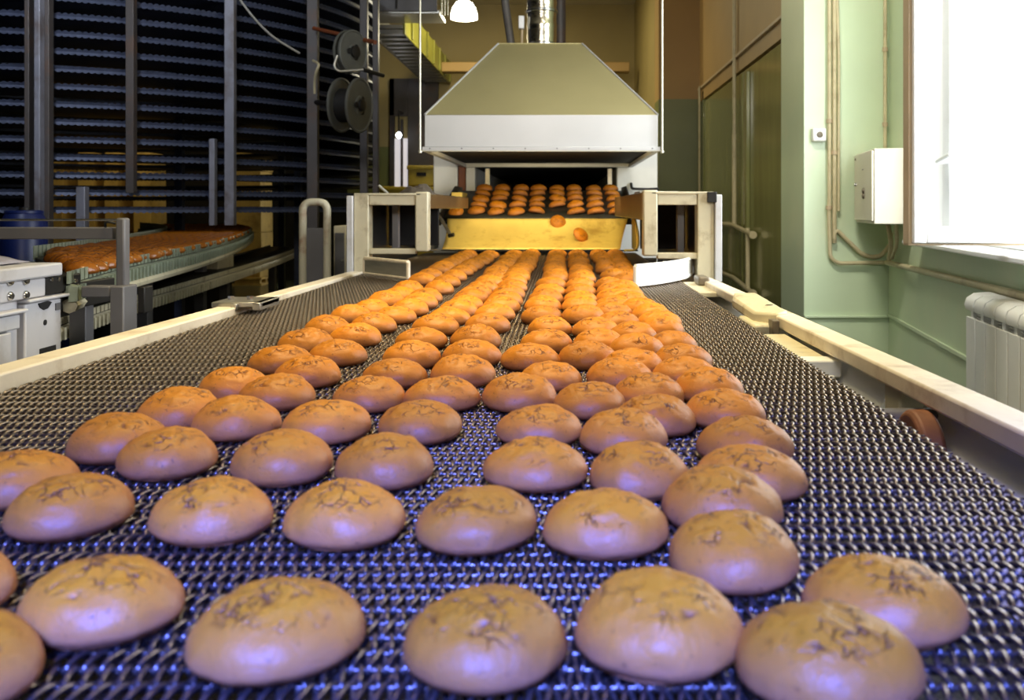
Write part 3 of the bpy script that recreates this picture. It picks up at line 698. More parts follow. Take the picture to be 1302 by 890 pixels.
COLS = [
 [(-88, 748), (25, 608), (150, 556), (228, 518), (298, 485), (357, 454), (389, 432), (417, 413), (446, 397), (474, 388), (495, 379), (510, 371), (521, 364), (537, 353), (547, 346), (558, 340), (596, 321)],
 [(-62, 850), (90, 642), (213, 575), (301, 530), (352, 496), (392, 470), (429, 445), (452, 423), (475, 408), (503, 397), (519, 388), (530, 380), (540, 373), (556, 363), (567, 355), (577, 348), (586, 342), (624, 321)],
 [(130, 764), (270, 649), (359, 581), (415, 534), (470, 498), (502, 470), (524, 448), (536, 426), (554, 410), (571, 398), (583, 390), (592, 383), (600, 376), (607, 369), (615, 362), (622, 356), (653, 321)],
 [(355, 801), (438, 653), (490, 585), (534, 534), (562, 497), (588, 469), (600, 446), (605, 426), (620, 408), (629, 394), (637, 385), (641, 377), (645, 369), (649, 361), (653, 354), (676, 320)],
 [(617, 812), (607, 658), (681, 588), (686, 537), (661, 497), (700, 474), (677, 450), (695, 430), (699, 412), (690, 397), (696, 384), (700, 375), (701, 366), (704, 358), (706, 350), (708, 320)],
 [(837, 798), (770, 664), (812, 597), (796, 546), (750, 505), (788, 471), (747, 449), (762, 431), (757, 413), (741, 397), (738, 384), (736, 375), (742, 366), (740, 358), (740, 350), (734, 320)],
 [(1055, 838), (932, 701), (922, 633), (836, 526), (829, 494), (805, 456), (811, 438), (805, 420), (793, 404), (786, 393), (778, 383), (776, 374), (773, 366), (770, 358), (780, 347), (775, 340), (761, 319)],
 [(1120, 765), (950, 603), (947, 560), (916, 518), (897, 488), (871, 469), (866, 451), (853, 432), (840, 414), (830, 403), (819, 394), (812, 386), (802, 378), (797, 370), (793, 363), (796, 353), (795, 345), (783, 320)],
]
def cent(y):    # height at which a bun's outline has its middle, for a bun whose middle shows at row y
    t = (y - PY) / FL_PX; return BELT - .0075 + .0505 * (math.sqrt(t * t + .5) - t)
pos = []
for ci, c in enumerate(COLS):
    near = [on(x, y, cent(y)) for x, y in c[:-1]]
    end = on(*c[-1], cent(c[-1][1]))
    last = near[-1]; n = max(1, round((end - last).length / .118))
    pts = near + [last.lerp(end, k / n) + Vector((random.uniform(-.006, .006), random.uniform(-.008, .008), 0)) for k in range(1, n + 1)]
    for i, p in enumerate(pts): pos.append([p.x, p.y * K, ci, i, len(pts)])
home = [(p[0], p[1]) for p in pos]
for it in range(80):        # buns on a belt lie side by side: push overlapping neighbours apart
    for i in range(len(pos)):
        pos[i][0] += (home[i][0] - pos[i][0]) * .06; pos[i][1] += (home[i][1] - pos[i][1]) * .06
        for j in range(i):
            dx, dy = pos[i][0] - pos[j][0], pos[i][1] - pos[j][1]; d = math.hypot(dx, dy)
            if d < .0975:
                k = (.0975 - d) / 2 / max(d, 1e-5); pos[i][0] += dx * k; pos[i][1] += dy * k; pos[j][0] -= dx * k; pos[j][1] -= dy * k
ORD = ['', 'first', 'second', 'third', 'fourth', 'fifth', 'sixth', 'seventh', 'eighth', 'ninth', 'tenth', 'eleventh', 'twelfth', 'thirteenth', 'fourteenth', 'fifteenth', 'sixteenth', 'seventeenth', 'eighteenth', 'nineteenth', 'twentieth']
CN = ['outermost column on the spiral-cooler side', 'second column from the spiral-cooler side', 'third column from the spiral-cooler side', 'fourth column from the spiral-cooler side',
      'fourth column from the window side', 'third column from the window side', 'second column from the window side', 'outermost column on the window side']
for x, y, ci, i, n in pos:
    if i < (n + 1) // 2: w = ORD[i + 1] + ' from the camera end' if i else 'nearest the camera'
    else: w = ORD[n - i] + ' from the chute' if n - i > 1 else 'closest to the chute'
    bun((x, y / K, BELT - .001), 'golden-brown bun ' + w + ', ' + CN[ci], 'buns on the main wire belt')
print('main buns', len(pos))
# buns on the outlet belt
EDGE = [606, 631, 657, 682, 709, 733, 758, 785]; MOUTH = [615, 638, 662, 684.5, 708, 730, 755, 777]
sl_ = math.atan2(.178, .54 * K)
for ci in range(8):
    for r_ in range(5):
        Y = 3.925 + .122 * r_ + random.uniform(-.012, .012); t = r_ / 3.6
        px = EDGE[ci] + (MOUTH[ci] - EDGE[ci]) * t
        if r_ == 0 and ci == 4: continue
        x = (px - PX) * Y / F
        w = ['at the lip', 'second from the lip', 'third from the lip', 'fourth from the lip', 'deep in the mouth'][r_]
        th = sl_ if Y < 4.38 else 0
        bun((x, Y, deck(Y) + .006), 'bun on the sloping oven belt ' + w + ', ' + CN[ci].replace('outermost', 'end'), 'buns on the outlet belt', None, (th, 0), 1.08)
bun((-.672, 3.93, deck(3.93) + .008), 'stray bun tipped on its side at the corner of the sloping oven belt', 'buns on the outlet belt', .4, (.5, -.35), .95)
bun(Vector((-.037, 3.858, -.093)), 'bun tipping over the lip of the oven belt onto the chute', 'buns sliding down the chute', .3, (1.0, 0))
q = chute_pt(.70, .62); bun(Vector((.092, q.y - .022, q.z + .012)), 'bun sliding alone down the middle of the brass-yellow chute', 'buns sliding down the chute', .8, (.95, 0))

# ------------------------------------------------------------------ spiral cooler
SC = Vector((-4.36, 8.70, 0)); SR = 2.57
SP = thing('spiral_cooler', 'tall dark spiral cooling tower of stacked ring belts behind steel posts', 'cooling tower', (SC.x, SC.y / K, FL))
def ring_mesh():
    mb = MB(True); n = 200; w = .62
    prof = [(SR - w, -.010), (SR, -.010), (SR, .012), (SR - .012, .012), (SR - .02, .0), (SR - w + .02, .0), (SR - w + .012, .02), (SR - w, .02)]
    vs = []; fs = []
    for k in range(n):
        a = 2 * math.pi * k / n
        for r_, z in prof: vs.append((r_ * math.cos(a), r_ * math.sin(a), z))
    m_ = len(prof)
    for k in range(n):
        for j in range(m_): fs.append((k * m_ + j, ((k + 1) % n) * m_ + j, ((k + 1) % n) * m_ + (j + 1) % m_, k * m_ + (j + 1) % m_))
    mb.add(vs, fs); return mb
def teeth_mesh():
    mb = MB(True); n = 1200; vs = []; fs = []
    for k in range(n):
        a = 2 * math.pi * k / n; up = (.018, .018, .008)[k % 3]; dn = (-.026, -.026, -.018)[k % 3]; w = (.004, .008, .002)[k % 3]
        for r_, z in ((SR + .004, dn), (SR + .010 + w, dn), (SR + .006, -.004), (SR + .010 + w, up), (SR + .004, up)):
            vs.append((r_ * math.cos(a), r_ * math.sin(a), z))
    for k in range(n):
        for j in range(5): fs.append((k * 5 + j, ((k + 1) % n) * 5 + j, ((k + 1) % n) * 5 + (j + 1) % 5, k * 5 + (j + 1) % 5))
    return mb.add(vs, fs)
r0 = ring_mesh().build('belt_tier', M['navy'], SP); t0 = teeth_mesh().build('edge_links', M['navy'], r0)
for me in (r0.data, t0.data):
    for v in me.vertices: v.co.z -= CZ
for k in range(18):
    r_, t_ = (r0, t0) if k == 0 else (r0.copy(), t0.copy())
    if k: col.objects.link(r_); col.objects.link(t_)
    r_.parent = SP; r_.location = (0, 0, -.012 + .119 * k - FL)
    t_.parent = r_; t_.location = (0, 0, 0)
def spost(px, r_, w, z0, z1, m, name='post', off=.09):
    # on the ray of pixel px, the near crossing with a circle around the tower
    dx = (px - PX) / FL_PX; d = Vector((dx, 1, 0)); RR_ = SR + off
    A = d.dot(d); B = -2 * d.dot(SC); Cc = SC.dot(SC) - RR_ ** 2; disc = B * B - 4 * A * Cc
    Y = (-B - math.sqrt(max(0, disc))) / (2 * A) if disc > 0 else -B / (2 * A)
    p = d * Y; return MB(True).box(p.x - w / 2, p.x + w / 2, p.y - .03, p.y + .03, z0, z1).build(name, M[m], SP, .004)
spost(37, 0, .032, FL, 2.9, 'spostd'); spost(50, 0, .038, FL, 2.9, 'spost', off=.14); spost(61, 0, .045, FL, 2.9, 'spostd')
spost(167, 0, .055, .10, 2.9, 'spostd'); spost(293, 0, .07, -.13, 2.9, 'spost'); spost(398, 0, .085, FL, 2.9, 'spostd'); spost(463, 0, .065, FL, 2.9, 'spostd', off=.1)
spost(105, 0, .06, FL, .14, 'spost'); spost(271, 0, .04, -.13, .5, 'spost', off=.05)
for px in (478,): spost(px, 0, .05, FL, 2.9, 'spostd', off=.2)
# floor drum of the tower
MB(True).lathe((SC.x, SC.y, FL), (0, 0, 1), [(1.2, 0), (1.2, .5), (.5, .55), (.5, .6)], 40).build('drum', M['black'], SP)
for a in range(0, 360, 45):
    c = SC + Vector((math.cos(R(a)), math.sin(R(a)), 0)) * (SR - .68)
    MB(True).box(c.x - .03, c.x + .03, c.y - .03, c.y + .03, FL, 2.9).build('inner_post', M['navy'], SP)

# curved outfeed belt with buns
OZ = -.22
outer = smooth_line([on(88, 360.5, OZ), on(105, 355, OZ), on(155, 341, OZ), on(200, 331, OZ), on(250, 320, OZ), on(290, 309, OZ), on(313, 299.5, OZ), on(319, 293.5, OZ), on(306, 289.5, OZ)], 10)
inner = smooth_line([on(45, 330.5, OZ), on(80, 325, OZ), on(120, 318, OZ), on(155, 311.5, OZ), on(185, 305.5, OZ), on(205, 300.5, OZ), on(212, 296.5, OZ), on(203, 292.5, OZ), on(178, 289.5, OZ)], 10)
outer = [Vector((p.x, p.y * K, p.z)) for p in outer]; inner = [Vector((p.x, p.y * K, p.z)) for p in inner]
OB = thing('outfeed_belt', 'curved belt sweeping brown buns out of the spiral cooler', 'conveyor', (-2.2, 3.4, OZ))
MB(True).sheet([outer, inner]).build('belt_surface', M['beltd'], OB, 0, .02)
def edge_chain(line, parent, s, h=.035, m='edge', step=.052, name='edge_chain'):
    mb = MB(True); L_ = [Vector(p) for p in line]
    mb.tube([p + Vector((0, 0, -.02)) for p in L_], .016, 8)
    acc = 0; nxt = 0
    for a, b in zip(L_, L_[1:]):
        d = b - a; l = d.length
        if l < 1e-6: continue
        u = d / l; n = Vector((-u.y, u.x, 0))
        while nxt < acc + l:
            p = a + u * (nxt - acc)
            mb.obox(p + Vector((0, 0, h / 2)), u, n, (0, 0, 1), .018, .003, h / 2)
            mb.obox(p + Vector((0, 0, -.03)) + n * s * .012, u, n, (0, 0, 1), .010, .012, .022)
            nxt += step
        acc += l
    return mb.build(name, M[m], parent)
edge_chain(outer, OB, -1); edge_chain(inner, OB, 1, .06)
MB(True).tube([p + Vector((0, 0, -.065)) for p in outer], .022, 8).build('guide_rail', M['cream'], OB)
for i in (12, 30, 48):
    p = outer[i].lerp(inner[i], .3); MB(True).box(p.x - .03, p.x + .03, p.y - .03, p.y + .03, FL, OZ - .04).build('leg', M['grey'], OB, .003)
spots = []
for i in range(len(outer) - 1):
    pass
def along(line, s):
    acc = 0
    for a, b in zip(line, line[1:]):
        l = (b - a).length
        if acc + l >= s: return a.lerp(b, (s - acc) / max(l, 1e-6))
        acc += l
    return line[-1]
def length(line): return sum((b - a).length for a, b in zip(line, line[1:]))
LO, LI = length(outer), length(inner); nrow = int((LO + LI) / 2 / .118)
for i in range(1, nrow):
    t = (i + .5) / nrow; a = along(outer, LO * t); b = along(inner, LI * t); w = (b - a).length; k = int((w - .12) / .114)
    for j in range(k):
        u = (.058 + (w - .19) * (j + .5 * (i % 2) * .6) / max(1, k - .7)) / w
        p = a.lerp(b, u); spots.append(p + Vector((random.uniform(-.01, .01), random.uniform(-.01, .01), .011)))
def vis(p): return p.y > 1.9 and p.x / p.y * F + PX > 76
spots = [p for p in spots if p.x / p.y * FL_PX + PX > 72]
spots.sort(key=lambda p: p.y)
bmb = None
low = MB(True)
def small_bun(mb, p):
    rr = random.uniform(.046, .052); ph = random.uniform(0, 6)
    mb.lathe(p, (0, 0, 1), [(rr * .8, 0), (rr, .010), (rr * .93, .021), (rr * .68, .030), (rr * .3, .0345), (rr * .02, .0352)], 14)
NIND = 60
for i, p in enumerate(spots):
    if i < NIND: bun((p.x, p.y / K, p.z), 'glossy brown bun packed on near end of curved side belt by the white machine', 'buns near the end of the curved side belt', None, (0, 0), 1.02, 'bun', GLAZED[i % 3])
    else: small_bun(low, p)
o = low.build('buns', M['glazed']); tag(o, 'mass of brown buns packed along the far curve of the side belt', 'buns', None, 'stuff')
print('side buns', len(spots))
# lower return track
lz = -.42
lo1 = smooth_line([on(60, 418, lz), on(105, 404, lz), on(160, 386, lz), on(230, 366, lz), on(300, 345, lz), on(350, 329, lz), on(384, 316, lz)], 8)
lo1 = [Vector((p.x, p.y * K, p.z)) for p in lo1]
lo2 = [p + Vector((-.42, .30, 0)) for p in lo1]
RB = thing('return_belt', 'lower dark return belt with pale edge links below the curved belt', 'conveyor', (-2.4, 3.6, lz))
MB(True).sheet([lo1, lo2]).build('belt_surface', M['beltd'], RB, 0, .02)
edge_chain(lo1, RB, -1, .025, 'cream', .05); edge_chain(lo2, RB, 1, .025, 'grey', .06)
for i in (14, 34, 44):
    p = lo1[i].lerp(lo2[i], .5); MB(True).box(p.x - .03, p.x + .03, p.y - .03, p.y + .03, FL, lz - .03).build('leg', M['grey'], RB, .003)
MB(True).tube(fillet([lo1[3] + Vector((.0, 0, -.03)), lo1[3] + Vector((-.03, 0, -.11)), lo1[3] + Vector((-.035, 0, -.22))], .02), .008, 8).build('drip_hose', M['cable'], RB)
bx = at(263, 337, 4.2); o = MB().box(bx.x - .075, bx.x + .075, bx.y, bx.y + .2, bx.z - .055, bx.z + .055).build('motor_box', M['cream'], RB, .006)

# ------------------------------------------------------------------ white machine at the near end of the side belt
MX = -1.44                      # the face turned to the main conveyor
MC = thing('machine', 'white enamelled machine end with bolts beside the side belt', 'machine', (MX, 1.6, FL))
def my(px, x=MX): return x * F / (px - PX)
def mz(px, py, x=MX): return (PY - py) * my(px, x) / F
XB = -1.92; YN = 1.15
MB().box(MX + .012, XB, YN, my(75), -.193, -.156).build('top_cover', M['machine'], MC, .006)
MB().box(MX, XB, YN, my(58), -.245, -.194).build('bolt_panel', M['machine'], MC, .004)
for px, py in ((12, 358), (32, 357), (12, 376.5), (32, 375)):
    MB().lathe((MX, my(px), mz(px, py)), (1, 0, 0), [(.012, 0), (.012, .004), (.008, .009)], 12).build('bolt', M['chrome'], MC)
bp = MB().box(MX - .002, MX - .05, my(58), my(104), -.243, -.195).build('bearing_plate', M['dark'], MC, .004)
for px, py in ((65, 355.5), (74, 355), (96, 357), (98, 363)):
    MB().lathe((MX - .002, my(px), mz(px, py)), (1, 0, 0), [(.007, 0), (.006, .006)], 10).build('bolt', M['chrome'], bp)
MB().box(MX + .012, XB, my(32), my(84), -.256, -.247).build('shelf_lip', M['machine'], MC, .003)
cb = MB().box(MX, XB, my(32), my(78), FL, -.258).build('cabinet', M['machine'], MC, .005)
MB().prism([(MX, my(px), mz(px, py)) for px, py in ((48, 386), (50, 391), (55, 394), (60, 392), (65, 384), (60, 382.5))], (.003, 0, 0)).build('opening', M['black'], cb, label='dark notch opening')
MB().lathe((MX, my(57), mz(57, 410)), (1, 0, 0), [(.008, 0), (.008, .002)], 12).build('opening', M['black'], cb)
MB().box(MX, MX + .003, my(50), my(70), mz(60, 452), mz(60, 441)).build('opening', M['black'], cb)
MB().box(MX, MX + .003, my(70), my(76), mz(73, 394), mz(73, 385)).build('vent', M['grey'], cb)
MB().box(MX - .02, XB, YN, my(32), FL, -.247).build('lower_housing', M['machine'], MC, .004)
MB().box(MX + .02, XB, YN, my(27), -.277, -.268).build('ledge', M['machine'], MC, .003)
MB().box(MX + .012, XB, YN, my(20), -.318, -.280).build('drawer_box', M['machine'], MC, .004)
MB().box(MX + .012, XB, YN, my(9), FL, -.322).build('drawer_box', M['machine'], MC, .004)
MB().box(MX - .02, MX - .016, my(0), my(7), mz(3, 397), mz(3, 386)).build('vent', M['grey'], MC)
MB().box(MX - .01, MX - .03, my(82), my(150), -.30, -.225).build('side_plate', M['dark'], MC, .003)
# crumpled plastic on the cover
gr = []
for i in range(13):
    row_ = []
    for j in range(21):
        u, v = i / 12, j / 20
        h = .004 + .030 * math.sin(math.pi * u) ** .6 * math.sin(math.pi * v) ** .6 * (.7 + .8 * noise.noise(Vector((u * 4, v * 5, 2))))
        row_.append((MX - .06 - .38 * v, my(72) - .02 - .10 * u, -.155 + max(.003, h)))
    gr.append(row_)
o = MB().sheet(gr).build('plastic_bag', mat('clear_wrap', (150, 146, 156), .25), None, 0, .002); tag(o, 'crumpled greyish plastic bag lying on the white machine cover', 'bag')
# post, beam and pipe guard
GY = 1.86
def XG(px): return (px - PX) * GY / F
def ZG(py): return (PY - py) * GY / F
GD = thing('guard_rail', 'grey beam and thin pipe rail on a square post in front of the side belt', 'guard rail', (XG(156), GY, FL))
MB().box(XG(150.5), XG(162), GY - .013, GY + .013, ZG(364), ZG(277)).build('post', M['grey'], GD, .006)
MB().tube([(XG(-120), GY + .02, ZG(280)), (XG(156), GY + .01, ZG(279.5))], .0035, 8).build('thin_rail', M['chrome'], GD)
MB().box(XG(-120), XG(146), GY - .01, GY + .03, ZG(304), ZG(289)).build('beam', M['grey'], GD, .003)
MB().tube(smooth_line([(XG(137), GY - .01, ZG(288)), (XG(139), GY - .015, ZG(283)), (XG(144), GY - .015, ZG(282)), (XG(150), GY - .01, ZG(284))], 5), .004, 8).build('clip', M['dark'], GD)
an = MB(); an.box(XG(152), XG(169), GY - .04, GY + .02, FL, ZG(362)); an.box(XG(116), XG(152), GY - .04, GY + .0, ZG(376), ZG(362))
an.build('angle_bracket', M['grey'], GD, .004)
an = MB(); an.box(XG(169), XG(178), GY + .02, GY + .06, ZG(400), ZG(366)); an.build('backing_bar', M['dark'], GD, .003)

# ivory hoop with panel, near the end frame
LPY = 3.1
def XL(px): return (px - PX) * LPY / F
def ZL(py): return (PY - py) * LPY / F
LP = thing('pipe_hoop', 'ivory pipe hoop guard with worn paint beside the conveyor rail', 'guard rail', (XL(400), LPY, FL))
MB().tube(fillet([(XL(385), LPY, FL), (XL(385), LPY, ZL(257)), (XL(416), LPY, ZL(257)), (XL(416), LPY, FL)], .045, 8), .019, 14).build('hoop', M['loop'], LP)
MB().box(XL(388), XL(414), LPY + .0, LPY + .012, FL + .3, ZL(290)).build('panel', M['grey'], LP, .003)
o = thing('control_cabinet', 'narrow grey-green steel cabinet standing behind the pipe hoop', 'cabinet', (-1.25, 3.6, FL))
MB().box((424 - PX) * 3.6 / F, (440 - PX) * 3.6 / F, 3.6, 3.8, FL, (PY - 287) * 3.6 / F).build('cabinet_body', M['cream'], o, .006)
MB().box((426 - PX) * 3.6 / F, (438 - PX) * 3.6 / F, 3.594, 3.6, -.9, (PY - 296) * 3.6 / F).build('cabinet_door', M['grey'], o, .003)
MB().lathe(((436 - PX) * 3.6 / F, 3.594, -.3), (0, -1, 0), [(.008, 0), (.008, .012)], 10).build('handle', M['chrome'], o)

# ------------------------------------------------------------------ cable reels on the posts
def reel(label, c, r_, w, ax, loc):
    e = thing('cable_reel', label, 'reel', c); ax = Vector(ax).normalized(); c = Vector(c)
    MB().lathe(c - ax * w, ax, [(r_ * .62, 0), (r_ * .62, w)], 40).build('drum', M['black'], e)
    for k in (0, -w):
        MB().lathe(c + ax * k, ax, [(r_ * .97, -.012), (r_, -.006), (r_, .006), (r_ * .94, .010), (r_ * .9, .002), (r_ * .35, .002), (r_ * .3, .010), (.04, .010)], 44).build('flange', M['reel'], e)
    MB().lathe(c, ax, [(.045, 0), (.045, .03), (.03, .034)], 20).build('hub', M['dark'], e)
    for k in range(3):
        a = R(120 * k + 20); u = ax.orthogonal().normalized(); w2 = ax.cross(u)
        MB().lathe(c + (u * math.cos(a) + w2 * math.sin(a)) * r_ * .26, ax, [(.022, .006), (.022, .013)], 12).build('hole', M['black'], e)
    return e
RY = 4.55
reel('thin grey cable reel, the upper one on the tower posts', at(449, 66, RY), .158, .05, (1, -.5, -.05), 0)
reel('thick dark cable reel, the lower one hung below the thin reel', at(457, 134, RY), .200, .15, (1, -.28, -.05), 0)
e = thing('reel_bracket', 'bent pale tube holding the upper cable reel', 'bracket', at(440, 90, RY))
MB().tube(fillet([at(429, 70, 4.36), at(424, 84, 4.36), at(430, 91, 4.36), at(462, 88.5, 4.4)], .04), .010, 10).build('tube', M['steel'], e)
MB().tube([at(462, 88.5, 4.4), at(487, 96, 4.55)], .016, 10).build('arm', M['dark'], e)
tag(MB().tube([at(399, 36, 4.95), at(477, 54, 4.55)], .016, 10).build('support_bar', M['redbrown']), 'rust-brown bar carrying the upper cable reel between posts', 'bar')
tag(MB().tube([at(382, 128, 5.2), at(457, 136, 4.55)], .02, 10).build('support_bar', M['dark']), 'dark bar carrying the lower cable reel', 'bar')
tag(MB().tube(smooth_line([at(296, -14, 4.3), at(318, 17, 4.3), at(345, 45, 4.3), at(381, 68, 4.35)], 8), .008, 8).build('cable', M['cable']), 'thin grey cable hanging slack across the spiral cooler', 'cable')
tag(MB().tube(smooth_line([at(398, 77, 4.86), at(405, 82, 4.8), at(402, 92, 4.8), at(400, 105, 4.84), at(400, 119, 4.86)], 8), .010, 8).build('cord', M['pipe']), 'short frayed cord tied to the brown tower post', 'cord')

# ------------------------------------------------------------------ things stored beyond the tower
k = 0
rows_ = [(-7.55, ['bottom', 'second', 'third', 'fourth', 'top']), (-7.05, 0), (-6.72, 0), (-6.28, 0), (-4.72, 0)]
names = ['farthest stack from the hood', 'second stack, beside the farthest one', 'third stack, in the middle of five', 'fourth stack, by the post', 'nearest stack to the reels']
for si, (sx, wd) in enumerate(((-7.70, .34), (-7.18, .24), (-6.80, .22), (-6.34, .26), (-4.75, .38))):
    lev = 6; hh = [.34, .34, .32, .30, .30, .28][:lev]; z = FL + .12
    pal = MB(); pal.box(sx - wd / 2 - .03, sx + wd / 2 + .03, 9.42, 9.86, FL, FL + .03); pal.box(sx - wd / 2 - .03, sx + wd / 2 + .03, 9.42, 9.86, FL + .09, FL + .12)
    for yy in (9.44, 9.62, 9.80): pal.box(sx - wd / 2, sx + wd / 2, yy, yy + .05, FL + .03, FL + .09)
    tag(pal.build('pallet', M['carton'], None), 'wooden pallet under the carton ' + names[si], 'pallet', 'pallets behind the spiral cooler')
    for l in range(lev):
        dx = random.uniform(-.015, .015); bx_ = MB().box(sx - wd / 2 + dx, sx + wd / 2 + dx, 9.46, 9.84, z + .001, z + hh[l] - .004)
        o = bx_.build('carton', M['carton'], None, .006); z += hh[l]
        tag(o, 'tan carton, ' + (ORD[l + 1] + ' from the floor') + ' in the ' + names[si], 'carton', 'cartons stacked behind the spiral cooler')
br = thing('barrel', 'blue plastic barrel behind the thin pipe rail', 'barrel', (-3.75, 3.75, FL))
MB().lathe((-2.96, 3.45, FL), (0, 0, 1), [(.10, 0), (.115, .02), (.118, .3), (.122, .31), (.118, .33), (.118, .6), (.122, .61), (.118, .63), (.115, 1.09), (.09, 1.14)], 36).build('barrel_body', M['blue'], br)
MB().lathe((-2.96, 3.45, FL + 1.14), (0, 0, 1), [(.095, 0), (.095, .012), (.085, .016)], 36).build('lid', M['blue'], br)
MB().lathe((-2.93, 3.42, FL + 1.156), (0, 0, 1), [(.03, 0), (.03, .015)], 14).build('bung', M['dark'], br)
b2_ = thing('barrel', 'blue barrel low behind the square guard post', 'barrel', (-3.7, 4.6, FL))
MB().lathe((-3.70, 4.58, FL), (0, 0, 1), [(.17, 0), (.19, .02), (.195, .3), (.20, .31), (.195, .33), (.195, .6), (.19, .84), (.16, .88)], 36).build('barrel_body', M['blue'], b2_)
MB().lathe((-3.70, 4.58, FL + .88), (0, 0, 1), [(.165, 0), (.165, .012), (.15, .016)], 36).build('lid', M['blue'], b2_)

# yellow crates left of the oven
z = FL
cx = at(524, 230, 7.2).x
def crate(x, y, z, w, d, h, label):
    e = thing('crate', label, 'crate', (x, y, z), 'yellow crates beside the oven')
    b = MB(); b.box(x - w / 2, x + w / 2, y - d / 2, y + d / 2, z + .004, z + h - .03); b.build('crate_body', M['crate'], e, .01)
    r = MB(); r.box(x - w / 2 - .012, x + w / 2 + .012, y - d / 2 - .012, y + d / 2 + .012, z + h - .045, z + h - .004); r.build('rim', M['crate'], e, .006)
    MB().box(x - w * .18, x + w * .18, y - d / 2 - .004, y - d / 2 + .004, z + h * .48, z + h * .66).build('hand_hole', M['black'], e)
for ci, (x, n) in enumerate(((cx - .20, 6), (cx + .14, 7), (cx - .52, 5))):
    for l in range(n):
        nm = ['middle crate stack', 'tallest crate stack by the oven', 'shortest crate stack'][ci]
        crate(x, 7.2, FL + l * .235, .30, .30, .235, 'yellow plastic crate, ' + ORD[l + 1] + ' from the floor in the ' + nm)

# overhead walkway at the back, seen from below
OW = thing('walkway', 'overhead steel walkway with yellow-green side plate and ribbed underside, left of the hood', 'walkway', (-1.8, 7.9, 1.83))
WX0, WX1, WYa, WYb, WZ = -2.02, -1.69, 6.6, 9.27, 1.83
MB().box(WX0, WX1, WYa, WYb, WZ + .05, WZ + .09).build('deck_plate', M['steel'], OW, .003)
for i in range(15):
    y = WYa + .03 + i * .178; MB().box(WX0, WX1, y, y + .075, WZ + .0, WZ + .05).build('rib', M['steel'], OW, .004)
MB().box(WX1, WX1 + .025, WYa, WYb, WZ - .01, WZ + .30).build('side_plate', M['yellow'], OW, .004)
for i in range(7):
    y = WYa + .25 + i * .38; MB().box(WX1 + .025, WX1 + .05, y, y + .03, WZ, WZ + .30).build('stiffener', M['yellow'], OW, .003)
MB().box(WX0 - .02, WX0, WYa, WYb, WZ - .01, WZ + .30).build('side_plate', M['grey'], OW, .004)
MB().box(WX0, -1.24, WYa - .34, WYa - .01, WZ + .10, WZ + .14).build('landing_plate', M['steel'], OW, .004)
MB().box(WX0, -1.26, WYa - .36, WYa - .345, WZ + .12, WZ + .62).build('front_sheet', M['grey'], OW, .004)
MB().box(WX0 + .35, WX0 + .37, WYa - .37, WYa - .36, WZ + .14, WZ + .62).build('sheet_seam', M['dark'], OW, .002)
for i in range(3): MB().box(-1.235 + .03 * i, -1.222 + .03 * i, WYa - .30, WYa - .28, WZ + .10, 2.99).build('hanger', M['yellow'], OW, .002)
for y in (WYa + .1, WYb - .3): MB().tube([(WX0 - .01, y, WZ + .28), (WX0 - .01, y, 2.99)], .012, 8).build('hanger', M['grey'], OW)
tag(MB().box(-1.85, .9, 8.6, 8.75, 1.86, 1.99).build('ceiling_beam', M['brown'], None, .01), 'tan steel beam spanning behind the hood under the lamp', 'beam')
# lit doorway slot at the back
D2 = struct(thing('door_2', 'narrow bright doorway at the back between the walkway and reels', 'door', (-2.2, 9.27, FL)))
dx0 = (502 - PX) * 9.28 / F; dx1 = (519 - PX) * 9.28 / F
MB().box(dx0, dx1, 9.275, 9.295, .30, 1.02).build('pane', M['litwin'], D2)
fr = MB(); fr.box(dx0 - .07, dx0, 9.25, 9.30, FL, 1.9); fr.box(dx1, dx1 + .45, 9.25, 9.30, FL, 1.9); fr.box(dx0 + .09, dx0 + .125, 9.255, 9.30, FL, 1.3); fr.box(dx0 - .07, dx1, 9.25, 9.30, 1.35, 1.9); fr.box(dx0, dx1, 9.25, 9.30, FL, .30)
fr.build('door_frame', M['spostd'], D2, .004)
lb = thing('wall_lamp', 'small glaring bulb in front of the narrow bright doorway', 'lamp', at(507, 173, 9.0))
c = at(507, 172, 9.0); MB().lathe(c, (0, 0, 1), [(.01, -.045), (.03, -.032), (.042, 0), (.03, .032), (.012, .045)], 20).build('bulb', M['bulb'], lb)
MB().tube([c + Vector((0, 0, .05)), c + Vector((0, 0, .35)), c + Vector((0, .25, .35))], .012, 8).build('bracket', M['dark'], lb)
# pendant lamp
PL = thing('pendant_lamp', 'bright dome pendant lamp hanging above and behind the hood', 'lamp', at(590, 10, 6.8))
c = at(590, 24, 6.8); rr = .145
MB().lathe(c, (0, 0, 1), [(rr * .2, -.012), (rr * .8, -.008), (rr, 0), (rr * .98, .06), (rr * .86, .12), (rr * .6, .175), (rr * .3, .2), (rr * .1, .205)], 36).build('lamp_shade', M['lamp'], PL)
MB().lathe(c + Vector((0, 0, .2)), (0, 0, 1), [(.035, 0), (.035, .06), (.012, .075)], 16).build('cap', M['grey'], PL)
MB().tube([c + Vector((0, 0, .27)), (c.x, c.y, 2.99)], .006, 8).build('cord', M['dark'], PL)

